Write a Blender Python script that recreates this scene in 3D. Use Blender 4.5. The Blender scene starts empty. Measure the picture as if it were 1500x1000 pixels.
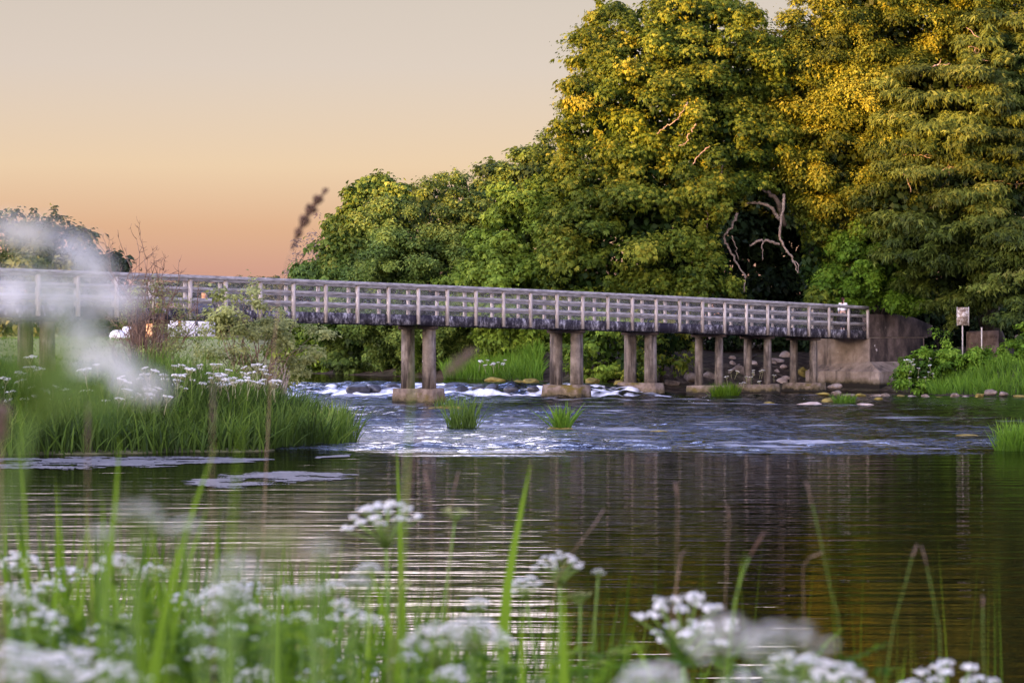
import bpy, bmesh, math
import numpy as np
from mathutils import Vector

F = 3940.0            # focal length in photo pixels (1500 wide)
HZ = 485.0            # horizon row
H = 2.95              # eye height above the still pool
scene = bpy.context.scene
col = scene.collection
R = math.radians

def at(px, py, Z):
    return np.array([(px - 750.0) / F * Z, Z, H + (HZ - py) / F * Z])

# ------------------------------------------------------------------ helpers
def link(o, parent=None):
    col.objects.link(o)
    if parent is not None:
        o.parent = parent
    return o

def tag(o, label=None, cat=None, group=None, kind=None):
    if label: o["label"] = label
    if cat: o["category"] = cat
    if group: o["group"] = group
    if kind: o["kind"] = kind
    return o

def empty(name, loc=(0, 0, 0)):
    o = bpy.data.objects.new(name, None)
    o.empty_display_size = 0.3
    o.location = [float(v) for v in loc]
    return link(o)

class MB:
    """collects vertices and polygons, then links ONE mesh object"""
    def __init__(s):
        s.v = []; s.q = []; s.t = []; s.a = []; s.n = 0; s.uv = None
    def add(s, v, quads=None, tris=None, tint=None):
        v = np.asarray(v, float).reshape(-1, 3)
        s.v.append(v)
        if quads is not None and len(quads): s.q.append(np.asarray(quads, np.int64).reshape(-1, 4) + s.n)
        if tris is not None and len(tris): s.t.append(np.asarray(tris, np.int64).reshape(-1, 3) + s.n)
        if tint is None: tint = 0.5
        s.a.append(np.broadcast_to(np.asarray(tint, float), (len(v),)).astype(float))
        s.n += len(v)
        return s
    def hexa(s, c8, tint=None):
        return s.add(c8, [[0, 3, 2, 1], [4, 5, 6, 7], [0, 1, 5, 4], [1, 2, 6, 5], [2, 3, 7, 6], [3, 0, 4, 7]], tint=tint)
    def box(s, x0, x1, y0, y1, z0, z1):
        return s.hexa([[x0, y0, z0], [x1, y0, z0], [x1, y1, z0], [x0, y1, z0], [x0, y0, z1], [x1, y0, z1], [x1, y1, z1], [x0, y1, z1]])
    def tube(s, pts, rad, n=7, tint=None):
        pts = np.asarray(pts, float); rad = np.broadcast_to(np.asarray(rad, float), (len(pts),))
        tan = np.gradient(pts, axis=0)
        tan /= np.linalg.norm(tan, axis=1)[:, None] + 1e-9
        ref = np.array([0.31, 0.94, 0.12]) if abs(tan[0][1]) < 0.9 else np.array([1.0, 0, 0])
        a = np.cross(tan, ref); a /= np.linalg.norm(a, axis=1)[:, None] + 1e-9
        b = np.cross(tan, a)
        th = np.arange(n) / n * 2 * np.pi
        ring = pts[:, None] + rad[:, None, None] * (np.cos(th)[None, :, None] * a[:, None] + np.sin(th)[None, :, None] * b[:, None])
        k = len(pts)
        i = np.arange(k - 1)[:, None] * n; j = np.arange(n)[None]; j2 = (j + 1) % n
        q = np.stack([i + j, i + j2, i + n + j2, i + n + j], -1).reshape(-1, 4)
        v = np.concatenate([ring.reshape(-1, 3), pts[:1], pts[-1:]])
        t = [[k * n, (m + 1) % n, m] for m in range(n)] + [[k * n + 1, (k - 1) * n + m, (k - 1) * n + (m + 1) % n] for m in range(n)]
        return s.add(v, q, t, tint)
    def build(s, name, mat, parent=None, smooth=False, origin=None):
        v = np.concatenate(s.v).astype(np.float32)
        if origin is not None: v = v - np.asarray(origin, np.float32)
        q = np.concatenate(s.q) if s.q else np.zeros((0, 4), np.int64)
        t = np.concatenate(s.t) if s.t else np.zeros((0, 3), np.int64)
        me = bpy.data.meshes.new(name)
        me.vertices.add(len(v)); me.vertices.foreach_set("co", v.ravel())
        loops = np.concatenate([q.ravel(), t.ravel()]).astype(np.int32)
        me.loops.add(len(loops)); me.loops.foreach_set("vertex_index", loops)
        tot = np.concatenate([np.full(len(q), 4), np.full(len(t), 3)]).astype(np.int32)
        st = np.concatenate([[0], np.cumsum(tot)[:-1]]).astype(np.int32)
        me.polygons.add(len(tot)); me.polygons.foreach_set("loop_start", st)
        me.polygons.foreach_set("loop_total", tot)
        if smooth: me.polygons.foreach_set("use_smooth", np.ones(len(tot), bool))
        at_ = me.attributes.new("tint", "FLOAT", "POINT")
        at_.data.foreach_set("value", np.concatenate(s.a).astype(np.float32))
        me.update(calc_edges=True); me.validate()
        if mat is not None: me.materials.append(mat)
        o = bpy.data.objects.new(name, me)
        if origin is not None: o.location = [float(x) for x in origin]
        return link(o, parent)

def nrm(a):
    return a / (np.linalg.norm(a, axis=-1, keepdims=True) + 1e-9)

def hash2(ix, iy, seed):
    n = (ix * 374761393 + iy * 668265263 + seed * 974711) & 0x7fffffff
    n = ((n ^ (n >> 13)) * 1274126177) & 0x7fffffff
    n = n ^ (n >> 16)
    return (n & 0xffff) / 65535.0

def vnoise(x, y, seed=0):
    ix = np.floor(x).astype(np.int64); iy = np.floor(y).astype(np.int64)
    fx = x - ix; fy = y - iy
    fx = fx * fx * fx * (fx * (fx * 6 - 15) + 10); fy = fy * fy * fy * (fy * (fy * 6 - 15) + 10)
    a = hash2(ix, iy, seed); b = hash2(ix + 1, iy, seed); c = hash2(ix, iy + 1, seed); d = hash2(ix + 1, iy + 1, seed)
    return (a * (1 - fx) + b * fx) * (1 - fy) + (c * (1 - fx) + d * fx) * fy

def fbm(x, y, seed=0, octv=4):
    s = 0; amp = 0.5
    for k in range(octv):
        s = s + amp * (vnoise(x * 2 ** k, y * 2 ** k, seed + 7 * k) * 2 - 1); amp *= 0.5
    return s

def sstep(x, a, b):
    t = np.clip((x - a) / (b - a), 0, 1)
    return t * t * (3 - 2 * t)

# ------------------------------------------------------------------ materials
def new_mat(name):
    m = bpy.data.materials.new(name); m.use_nodes = True
    nt = m.node_tree
    for n in list(nt.nodes): nt.nodes.remove(n)
    out = nt.nodes.new("ShaderNodeOutputMaterial")
    return m, nt, out

def N(nt, typ, **kw):
    n = nt.nodes.new(typ)
    for k, v in kw.items():
        if k.startswith("i_"):
            n.inputs[k[2:].replace("_", " ")].default_value = v
        else:
            setattr(n, k, v)
    return n

def ramp(nt, fac, stops, interp="LINEAR"):
    r = nt.nodes.new("ShaderNodeValToRGB")
    r.color_ramp.interpolation = interp
    e = r.color_ramp.elements
    while len(e) > 1: e.remove(e[-1])
    e[0].position = stops[0][0]; e[0].color = (*stops[0][1], 1)
    for p, c in stops[1:]:
        x = e.new(p); x.color = (*c, 1)
    nt.links.new(fac, r.inputs[0])
    return r.outputs[0]

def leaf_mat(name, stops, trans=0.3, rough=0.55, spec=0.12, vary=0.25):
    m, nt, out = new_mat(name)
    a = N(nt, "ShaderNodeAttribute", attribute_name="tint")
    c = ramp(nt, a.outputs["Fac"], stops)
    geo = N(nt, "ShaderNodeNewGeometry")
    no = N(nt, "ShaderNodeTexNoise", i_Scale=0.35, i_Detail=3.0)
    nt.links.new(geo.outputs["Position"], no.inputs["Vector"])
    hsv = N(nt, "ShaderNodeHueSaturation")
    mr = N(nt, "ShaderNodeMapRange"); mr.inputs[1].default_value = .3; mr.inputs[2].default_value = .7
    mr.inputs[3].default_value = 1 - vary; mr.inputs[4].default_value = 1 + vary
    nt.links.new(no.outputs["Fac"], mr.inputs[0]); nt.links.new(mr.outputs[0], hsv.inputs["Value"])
    nt.links.new(c, hsv.inputs["Color"])
    p = N(nt, "ShaderNodeBsdfPrincipled", i_Roughness=rough)
    p.inputs["Specular IOR Level"].default_value = spec
    nt.links.new(hsv.outputs[0], p.inputs["Base Color"])
    if trans > 0:
        tr = N(nt, "ShaderNodeBsdfTranslucent")
        nt.links.new(hsv.outputs[0], tr.inputs["Color"])
        mx = N(nt, "ShaderNodeMixShader"); mx.inputs[0].default_value = trans
        nt.links.new(p.outputs[0], mx.inputs[1]); nt.links.new(tr.outputs[0], mx.inputs[2])
        nt.links.new(mx.outputs[0], out.inputs[0])
    else:
        nt.links.new(p.outputs[0], out.inputs[0])
    return m

def noisy_mat(name, stops, scale=4.0, detail=6.0, rough=0.85, bump=0.3, stretch=(1, 1, 1), spec=0.2, stain=None, rough_noise=0.62, wet=None):
    """stone, wood, soil: fractal colour over the object plus bump; stain = (colour, scale, threshold)"""
    m, nt, out = new_mat(name)
    tc = N(nt, "ShaderNodeTexCoord")
    mp = N(nt, "ShaderNodeMapping"); mp.inputs["Scale"].default_value = stretch
    nt.links.new(tc.outputs["Object"], mp.inputs["Vector"])
    no = N(nt, "ShaderNodeTexNoise", i_Scale=scale, i_Detail=detail, i_Roughness=rough_noise)
    nt.links.new(mp.outputs[0], no.inputs["Vector"])
    c = ramp(nt, no.outputs["Fac"], stops)
    if stain:
        for (sc, ssc, lo, hi, sst) in stain:
            mp2 = N(nt, "ShaderNodeMapping"); mp2.inputs["Scale"].default_value = sst
            nt.links.new(tc.outputs["Object"], mp2.inputs["Vector"])
            n2 = N(nt, "ShaderNodeTexNoise", i_Scale=ssc, i_Detail=5.0, i_Roughness=0.6)
            nt.links.new(mp2.outputs[0], n2.inputs["Vector"])
            mr = N(nt, "ShaderNodeMapRange"); mr.inputs[1].default_value = lo; mr.inputs[2].default_value = hi
            nt.links.new(n2.outputs["Fac"], mr.inputs[0])
            mx = N(nt, "ShaderNodeMix", data_type="RGBA")
            nt.links.new(mr.outputs[0], mx.inputs["Factor"])
            nt.links.new(c, mx.inputs["A"]); mx.inputs["B"].default_value = (*sc, 1)
            c = mx.outputs["Result"]
    if wet:
        geo = N(nt, "ShaderNodeNewGeometry"); sp = N(nt, "ShaderNodeSeparateXYZ"); nt.links.new(geo.outputs["Position"], sp.inputs[0])
        wb = N(nt, "ShaderNodeMath", operation="MULTIPLY_ADD"); wb.inputs[1].default_value = .5; nt.links.new(no.outputs["Fac"], wb.inputs[0]); nt.links.new(sp.outputs[2], wb.inputs[2])
        for (lo, hi, cc) in ((wet + .55, wet + .18, (.070, .055, .014)), (wet + .34, wet + .20, (.016, .013, .009))):
            mr = N(nt, "ShaderNodeMapRange"); mr.inputs[1].default_value = lo; mr.inputs[2].default_value = hi
            nt.links.new(wb.outputs[0], mr.inputs[0])
            mx = N(nt, "ShaderNodeMix", data_type="RGBA"); nt.links.new(mr.outputs[0], mx.inputs["Factor"]); nt.links.new(c, mx.inputs["A"]); mx.inputs["B"].default_value = (*cc, 1); c = mx.outputs["Result"]
    p = N(nt, "ShaderNodeBsdfPrincipled", i_Roughness=rough)
    p.inputs["Specular IOR Level"].default_value = spec
    nt.links.new(c, p.inputs["Base Color"])
    if bump:
        bp = N(nt, "ShaderNodeBump", i_Strength=bump, i_Distance=0.05)
        nt.links.new(no.outputs["Fac"], bp.inputs["Height"]); nt.links.new(bp.outputs[0], p.inputs["Normal"])
    nt.links.new(p.outputs[0], out.inputs[0])
    return m

M = {}
M["chestnut"] = leaf_mat("chestnut leaves", [(0, (.014, .032, .006)), (.45, (.078, .120, .013)), (.8, (.17, .20, .020)), (1, (.28, .27, .03))])
M["beech"] = leaf_mat("beech leaves", [(0, (0.0205, 0.0327, 0.00501)), (.5, (0.0986, 0.123, 0.0108)), (1, (0.23, 0.227, 0.025))])
M["yew"] = leaf_mat("yew sprays", [(0, (0.0148, 0.0276, 0.0063)), (.5, (0.0697, 0.0966, 0.0144)), (.85, (0.135, 0.166, 0.0252)), (1, (0.189, 0.193, 0.045))], trans=.25)
M["maple"] = leaf_mat("maple leaves", [(0, (0.0385, 0.0775, 0.00972)), (.6, (0.109, 0.211, 0.017)), (1, (0.218, 0.332, 0.0365))], trans=.4)
M["sycamore"] = leaf_mat("sycamore leaves", [(0, (0.0278, 0.0552, 0.0119)), (.5, (0.093, 0.154, 0.0239)), (1, (0.264, 0.282, 0.0477))])
M["hawthorn"] = leaf_mat("hawthorn leaves", [(0, (0.0307, 0.052, 0.0143)), (.5, (0.102, 0.163, 0.0297)), (1, (0.243, 0.299, 0.055))])
M["lime"] = leaf_mat("light green leaves", [(0, (0.0374, 0.0678, 0.00818)), (.5, (0.132, 0.204, 0.0205)), (1, (0.274, 0.351, 0.0409))])
M["dark"] = leaf_mat("dark leaves", [(0, (0.01, 0.02, 0.008)), (.6, (0.04, 0.072, 0.022)), (1, (0.11, 0.14, 0.04))])  # leaf colour darkened to stand for the shade deep in the wood
M["pinkish"] = leaf_mat("thin pinkish leaves", [(0, (.22, .16, .12)), (1, (.42, .31, .24))], trans=.55)
M["willow"] = leaf_mat("willow leaves", [(0, (.13, .15, .04)), (1, (.46, .48, .18))], trans=.5)
M["hedge"] = leaf_mat("far hedge leaves", [(0, (.02, .035, .018)), (1, (.10, .13, .06))])
M["reed"] = leaf_mat("reed blades", [(0, (0.0235, 0.0436, 0.00763)), (.5, (0.0906, 0.155, 0.021)), (.85, (0.181, 0.251, 0.043)), (1, (0.32, 0.261, 0.096))], trans=.35, vary=.3)
M["grass"] = leaf_mat("grass blades", [(0, (.022, .055, .003)), (.5, (.088, .165, .007)), (.9, (.19, .29, .018)), (1, (.28, .26, .08))], trans=.45)
M["blade"] = leaf_mat("broad blades", [(0, (.045, .095, .006)), (1, (.145, .245, .016))], trans=.5)
M["weed"] = leaf_mat("bank plants", [(0, (0.0281, 0.0611, 0.00702)), (.5, (0.0944, 0.194, 0.014)), (1, (0.207, 0.326, 0.0351))], trans=.35)
M["petal"] = leaf_mat("white florets", [(0, (.34, .33, .18)), (.3, (.60, .58, .48)), (.6, (.76, .74, .68)), (1, (.84, .82, .80))], trans=.4, vary=.05)
M["seedgreen"] = leaf_mat("yellow green umbels", [(0, (.20, .24, .06)), (1, (.55, .55, .24))], trans=.3, vary=.05)
M["stem"] = leaf_mat("green stems", [(0, (.06, .11, .02)), (1, (.16, .25, .05))], trans=.2)
M["seed"] = leaf_mat("purple brown seed heads", [(0, (.10, .062, .045)), (1, (.26, .165, .12))], trans=.35)
M["seedpale"] = leaf_mat("pale pink seed heads", [(0, (.12, .085, .06)), (1, (.30, .215, .18))], trans=.3)
M["drystalk"] = noisy_mat("dry stalks", [(.3, (.16, .10, .06)), (.7, (.32, .22, .14))], scale=20, bump=0)
M["bark"] = noisy_mat("bark", [(.3, (.012, .009, .007)), (.6, (.032, .025, .020)), (.8, (.07, .055, .042))], scale=6, stretch=(1, 1, .35), bump=.6)
M["palebark"] = noisy_mat("pale bare branch bark", [(.3, (.13, .095, .075)), (.7, (.33, .26, .21))], scale=8, bump=.6)
M["twig"] = noisy_mat("bare twigs", [(.3, (.10, .060, .045)), (.7, (.22, .14, .10))], scale=10, bump=0)
M["concrete"] = noisy_mat("pier concrete", [(.25, (.070, .055, .043)), (.5, (.165, .134, .109)), (.75, (.28, .235, .20))], scale=2.2, bump=.35,
                          stain=[((.040, .031, .027), 1.6, .46, .64, (2.4, 2.4, .4)), ((.42, .38, .36), 5.0, .69, .73, (1, 1, 1))])
M["footing"] = noisy_mat("footing concrete", [(.25, (.05, .036, .026)), (.5, (.145, .108, .082)), (.8, (.27, .21, .17))], scale=3.0, bump=.8, wet=.12,
                         stain=[((.10, .075, .012), 1.3, .53, .66, (1, 1, 2.0))])
M["abut"] = noisy_mat("abutment concrete", [(.25, (.10, .076, .058)), (.5, (.24, .185, .145)), (.75, (.39, .32, .265))], scale=1.3, bump=.3, wet=.35,
                      stain=[((.06, .046, .040), 1.1, .52, .72, (2.0, 2.0, .35)), ((.45, .40, .38), 3.0, .70, .75, (1, 1, 1))])
M["parapet"] = noisy_mat("stained parapet concrete", [(.25, (.030, .022, .020)), (.5, (.085, .062, .054)), (.8, (.20, .15, .13))], scale=1.6, bump=.3,
                         stain=[((.012, .009, .010), .9, .45, .65, (1, 1, .5)), ((.55, .50, .50), 3.2, .68, .72, (1, 1, 1))])
M["fascia"] = noisy_mat("lichened deck beam", [(.36, (.012, .010, .014)), (.48, (.04, .035, .043)), (.56, (.16, .145, .16)), (.68, (.50, .47, .48))], scale=2.4, bump=.3,
                        stretch=(1.6, 1.6, 1.2), rough_noise=.75, stain=[((.014, .011, .020), .45, .50, .62, (1, 1, .2))])
M["post"] = noisy_mat("weathered post", [(.3, (.22, .18, .155)), (.5, (.40, .34, .30)), (.75, (.56, .50, .46))], scale=5, stretch=(1, 1, .3), bump=.3)
M["rail"] = noisy_mat("weathered grey timber", [(.3, (.12, .110, .108)), (.5, (.28, .258, .25)), (.75, (.49, .46, .45))], scale=5, stretch=(.5, .5, 3), bump=.3)
M["steel"] = noisy_mat("dark pier cap", [(.3, (.03, .022, .02)), (.7, (.09, .065, .055))], scale=5)
M["soil"] = None
M["rock"] = noisy_mat("river rock", [(.3, (.045, .034, .026)), (.5, (.14, .105, .078)), (.8, (.34, .27, .22))], scale=2.5, bump=.8)
M["wetrock"] = noisy_mat("wet dark rock", [(.3, (.012, .012, .014)), (.6, (.045, .042, .045)), (.8, (.13, .12, .12))], scale=3, bump=.8, rough=.35, spec=.5)
M["mossrock"] = noisy_mat("mossy rock", [(.3, (.05, .038, .012)), (.5, (.15, .115, .025)), (.8, (.30, .22, .06))], scale=3, bump=.8)
M["palerock"] = noisy_mat("pale rock", [(.3, (.13, .09, .065)), (.5, (.34, .26, .21)), (.8, (.55, .47, .41))], scale=2.5, bump=.6)
M["stonewall"] = noisy_mat("brown stone wall", [(.3, (.05, .034, .027)), (.5, (.13, .092, .074)), (.8, (.24, .18, .15))], scale=2.5, bump=1.0)
M["white_wall"] = noisy_mat("white render", [(.3, (.66, .62, .62)), (.7, (.80, .77, .78))], scale=1.5, bump=0)
M["sunlit_peach_wall"] = noisy_mat("sunlit peach render", [(.3, (.40, .29, .22)), (.7, (.50, .38, .30))], scale=1.5, bump=0)  # orange sunlight on the house put into the wall colour
M["slate"] = noisy_mat("slate roof", [(.3, (.03, .03, .036)), (.7, (.07, .068, .078))], scale=6)
M["pane"] = noisy_mat("dark window pane", [(.3, (.03, .03, .04)), (.7, (.06, .06, .075))], scale=2, rough=.2, spec=.5, bump=0)
M["ochre"] = noisy_mat("ochre shutter", [(.3, (.40, .20, .05)), (.7, (.50, .27, .08))], scale=4, bump=0)
M["bale"] = noisy_mat("white bale wrap", [(.3, (.62, .60, .62)), (.7, (.80, .79, .80))], scale=5, rough=.4, bump=.3)
M["whitepaint"] = noisy_mat("old white paint", [(.3, (.52, .48, .44)), (.7, (.74, .70, .66))], scale=4, bump=.1)
M["sign"] = noisy_mat("weathered sign face", [(.40, (.12, .08, .06)), (.48, (.24, .19, .15)), (.56, (.42, .37, .33)), (.8, (.55, .50, .45))], scale=6.0, bump=.1)
M["galv"] = noisy_mat("grey painted metal post", [(.3, (.30, .26, .23)), (.7, (.46, .42, .38))], scale=6, bump=.1)
M["skin"] = noisy_mat("skin", [(.3, (.42, .25, .18)), (.7, (.50, .31, .23))], scale=8, bump=0, rough=.5)
M["shirt"] = noisy_mat("white cotton top", [(.3, (.72, .70, .74)), (.7, (.82, .80, .84))], scale=12, bump=.2)
M["trousers"] = noisy_mat("dark trousers", [(.3, (.014, .013, .018)), (.7, (.03, .028, .036))], scale=12, bump=.2)
M["hair"] = noisy_mat("dark red brown hair", [(.3, (.020, .008, .008)), (.7, (.06, .022, .020))], scale=20, bump=.3)
M["shoe"] = noisy_mat("pale shoes", [(.3, (.5, .48, .46)), (.7, (.6, .58, .56))], scale=12, bump=0)

# ground: soil, leaf litter and turf mixed by noise, bare and brown where it is steep
def ground_mat():
    m, nt, out = new_mat("bank soil and turf")
    geo = N(nt, "ShaderNodeNewGeometry")
    n1 = N(nt, "ShaderNodeTexNoise", i_Scale=.5, i_Detail=8.0); nt.links.new(geo.outputs["Position"], n1.inputs["Vector"])
    n2 = N(nt, "ShaderNodeTexNoise", i_Scale=3.0, i_Detail=8.0); nt.links.new(geo.outputs["Position"], n2.inputs["Vector"])
    soil = ramp(nt, n2.outputs["Fac"], [(.3, (.014, .010, .007)), (.55, (.048, .034, .024)), (.75, (.12, .09, .066))])
    turf = ramp(nt, n2.outputs["Fac"], [(.3, (.12, .135, .045)), (.6, (.23, .245, .085)), (.8, (.32, .315, .13))])
    at_ = N(nt, "ShaderNodeAttribute", attribute_name="tint")
    ad = N(nt, "ShaderNodeMath", operation="ADD"); ad.use_clamp = True
    ml = N(nt, "ShaderNodeMath", operation="MULTIPLY_ADD"); ml.inputs[1].default_value = .9; ml.inputs[2].default_value = -.45
    nt.links.new(n1.outputs["Fac"], ml.inputs[0]); nt.links.new(ml.outputs[0], ad.inputs[0]); nt.links.new(at_.outputs["Fac"], ad.inputs[1])
    mx = N(nt, "ShaderNodeMix", data_type="RGBA")
    nt.links.new(ad.outputs[0], mx.inputs["Factor"]); nt.links.new(soil, mx.inputs["A"]); nt.links.new(turf, mx.inputs["B"])
    p = N(nt, "ShaderNodeBsdfPrincipled", i_Roughness=.95); p.inputs["Specular IOR Level"].default_value = .1
    nt.links.new(mx.outputs["Result"], p.inputs["Base Color"])
    bp = N(nt, "ShaderNodeBump", i_Strength=.8, i_Distance=.15)
    nt.links.new(n2.outputs["Fac"], bp.inputs["Height"]); nt.links.new(bp.outputs[0], p.inputs["Normal"])
    nt.links.new(p.outputs[0], out.inputs[0])
    return m
M["soil"] = ground_mat()

def water_mat():
    m, nt, out = new_mat("river water")
    geo = N(nt, "ShaderNodeNewGeometry")
    rough = N(nt, "ShaderNodeAttribute", attribute_name="rough")
    foam = N(nt, "ShaderNodeAttribute", attribute_name="foam")
    def noise(scale, sx, sy, detail):
        mp = N(nt, "ShaderNodeMapping"); mp.inputs["Scale"].default_value = (sx, sy, 1)
        nt.links.new(geo.outputs["Position"], mp.inputs["Vector"])
        n = N(nt, "ShaderNodeTexNoise", i_Scale=scale, i_Detail=detail, i_Roughness=.5)
        nt.links.new(mp.outputs[0], n.inputs["Vector"]); return n.outputs["Fac"]
    long_ = noise(1.0, .30, 1.5, 3.0)        # slow ripples lying across the view
    fine = noise(1.0, 2.2, 5.5, 3.0)
    ad = N(nt, "ShaderNodeMath", operation="MULTIPLY_ADD"); ad.inputs[1].default_value = .07
    nt.links.new(fine, ad.inputs[0]); nt.links.new(long_, ad.inputs[2])
    b1 = N(nt, "ShaderNodeBump", i_Strength=1.0, i_Distance=.023)
    nt.links.new(ad.outputs[0], b1.inputs["Height"])
    chop = noise(1.0, 2.0, 3.2, 4.0)
    ms = N(nt, "ShaderNodeMath", operation="MULTIPLY"); ms.inputs[1].default_value = 1.0
    nt.links.new(rough.outputs["Fac"], ms.inputs[0])
    b2 = N(nt, "ShaderNodeBump", i_Distance=.16)
    nt.links.new(ms.outputs[0], b2.inputs["Strength"]); nt.links.new(chop, b2.inputs["Height"]); nt.links.new(b1.outputs[0], b2.inputs["Normal"])
    # peaty pool, its reflections dimmed through the gloss colour; broken water: brighter ones
    g = N(nt, "ShaderNodeBsdfGlossy", i_Roughness=.02)
    gc = ramp(nt, rough.outputs["Fac"], [(0, (.66, .64, .625)), (.25, (.78, .83, .92))]); nt.links.new(gc, g.inputs["Color"])
    body = N(nt, "ShaderNodeBsdfDiffuse"); body.inputs["Color"].default_value = (.006, .005, .002, 1)
    fr = N(nt, "ShaderNodeFresnel", i_IOR=1.36); nt.links.new(b2.outputs[0], fr.inputs["Normal"])
    nt.links.new(b2.outputs[0], g.inputs["Normal"])
    p = N(nt, "ShaderNodeMixShader"); nt.links.new(fr.outputs[0], p.inputs[0]); nt.links.new(body.outputs[0], p.inputs[1]); nt.links.new(g.outputs[0], p.inputs[2])
    d = N(nt, "ShaderNodeBsdfDiffuse"); d.inputs["Color"].default_value = (.78, .78, .84, 1)
    nt.links.new(b2.outputs[0], d.inputs["Normal"])
    mx = N(nt, "ShaderNodeMixShader")
    nt.links.new(foam.outputs["Fac"], mx.inputs[0]); nt.links.new(p.outputs[0], mx.inputs[1]); nt.links.new(d.outputs[0], mx.inputs[2])
    nt.links.new(mx.outputs[0], out.inputs[0])
    return m
M["water"] = water_mat()

def wire_mat():
    m, nt, out = new_mat("galvanised wire netting")
    uv = N(nt, "ShaderNodeUVMap", uv_map="metres")
    sp = N(nt, "ShaderNodeSeparateXYZ"); nt.links.new(uv.outputs[0], sp.inputs[0])
    def band(op):
        a = N(nt, "ShaderNodeMath", operation=op); nt.links.new(sp.outputs[0], a.inputs[0]); nt.links.new(sp.outputs[1], a.inputs[1])
        s = N(nt, "ShaderNodeMath", operation="MULTIPLY"); s.inputs[1].default_value = 1 / .075; nt.links.new(a.outputs[0], s.inputs[0])
        fr = N(nt, "ShaderNodeMath", operation="FRACT"); nt.links.new(s.outputs[0], fr.inputs[0])
        lt = N(nt, "ShaderNodeMath", operation="LESS_THAN"); lt.inputs[1].default_value = .042; nt.links.new(fr.outputs[0], lt.inputs[0])
        return lt.outputs[0]
    mxm = N(nt, "ShaderNodeMath", operation="MAXIMUM"); nt.links.new(band("ADD"), mxm.inputs[0]); nt.links.new(band("SUBTRACT"), mxm.inputs[1])
    t = N(nt, "ShaderNodeBsdfTransparent"); p = N(nt, "ShaderNodeBsdfPrincipled", i_Roughness=.6)
    p.inputs["Base Color"].default_value = (.45, .43, .45, 1)
    mx = N(nt, "ShaderNodeMixShader"); nt.links.new(mxm.outputs[0], mx.inputs[0]); nt.links.new(t.outputs[0], mx.inputs[1]); nt.links.new(p.outputs[0], mx.inputs[2])
    nt.links.new(mx.outputs[0], out.inputs[0])
    return m
M["wire"] = wire_mat()

# ------------------------------------------------------------------ world, sun, camera
SUN_EL, SUN_AZ = R(5.0), np.array([-.78, -.63])          # the sun stands low behind the camera, to its left
SUN_AZ = SUN_AZ / np.linalg.norm(SUN_AZ)
def make_world():
    w = bpy.data.worlds.new("World"); scene.world = w; w.use_nodes = True
    nt = w.node_tree
    for n in list(nt.nodes): nt.nodes.remove(n)
    out = nt.nodes.new("ShaderNodeOutputWorld")
    sky = N(nt, "ShaderNodeTexSky", sky_type="NISHITA", sun_disc=False)
    sky.sun_elevation = SUN_EL
    sky.sun_rotation = math.atan2(SUN_AZ[0], SUN_AZ[1])
    bg1 = N(nt, "ShaderNodeBackground", i_Strength=.05); nt.links.new(sky.outputs[0], bg1.inputs[0])
    # dusk glow: afterglow band of the anti-sun side, warmer and brighter towards the sunset
    tc = N(nt, "ShaderNodeTexCoord"); sp = N(nt, "ShaderNodeSeparateXYZ"); nt.links.new(tc.outputs["Generated"], sp.inputs[0])
    s = lambda deg: max(0.0, math.sin(R(deg)) ** .5)
    pw = N(nt, "ShaderNodeMath", operation="POWER"); pw.inputs[1].default_value = .5
    cl = N(nt, "ShaderNodeMath", operation="MAXIMUM"); cl.inputs[1].default_value = 0.0
    nt.links.new(sp.outputs[2], cl.inputs[0]); nt.links.new(cl.outputs[0], pw.inputs[0])
    c = ramp(nt, pw.outputs[0], [(0, (.44, .20, .17)), (s(1.3), (.54, .27, .236)), (s(2.2), (.616, .342, .236)), (s(3.5), (.71, .50, .355)), (s(5.6), (.61, .487, .44)),
                                 (s(7.12), (.57, .46, .41)), (s(7.4), (5.0, 4.3, 4.4)), (s(11), (4.6, 4.0, 4.3)), (s(14), (1.2, 1.2, 1.75)), (s(28), (.80, .95, 1.95)), (s(60), (.46, .56, 1.30)), (1, (.42, .50, 1.15))])
    dt = N(nt, "ShaderNodeVectorMath", operation="DOT_PRODUCT"); dt.inputs[1].default_value = (SUN_AZ[0], SUN_AZ[1], .05)
    nt.links.new(tc.outputs["Generated"], dt.inputs[0])
    mr = N(nt, "ShaderNodeMapRange"); mr.interpolation_type = "SMOOTHSTEP"
    for k, v in enumerate((-.1, 1.0, 0.0, 1.0)): mr.inputs[k + 1].default_value = v
    nt.links.new(dt.outputs["Value"], mr.inputs[0])
    mx = N(nt, "ShaderNodeMix", data_type="RGBA", blend_type="MULTIPLY"); mx.inputs["B"].default_value = (4.7, 4.2, 3.2, 1)
    mx.clamp_result = False
    nt.links.new(mr.outputs[0], mx.inputs["Factor"]); nt.links.new(c, mx.inputs["A"])
    bg2 = N(nt, "ShaderNodeBackground", i_Strength=1.0); nt.links.new(mx.outputs["Result"], bg2.inputs[0])
    ad = N(nt, "ShaderNodeAddShader"); nt.links.new(bg1.outputs[0], ad.inputs[0]); nt.links.new(bg2.outputs[0], ad.inputs[1])
    nt.links.new(ad.outputs[0], out.inputs[0])
make_world()

sl = bpy.data.lights.new("sun", "SUN"); sl.energy = 25.0; sl.angle = R(1.2); sl.color = (1.0, .46, .11)
so = bpy.data.objects.new("sun", sl); link(so)
d_ = Vector((-SUN_AZ[0] * math.cos(SUN_EL), -SUN_AZ[1] * math.cos(SUN_EL), -math.sin(SUN_EL)))
so.rotation_euler = d_.to_track_quat("-Z", "Y").to_euler(); so.location = (-60, -60, 40)

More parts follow.
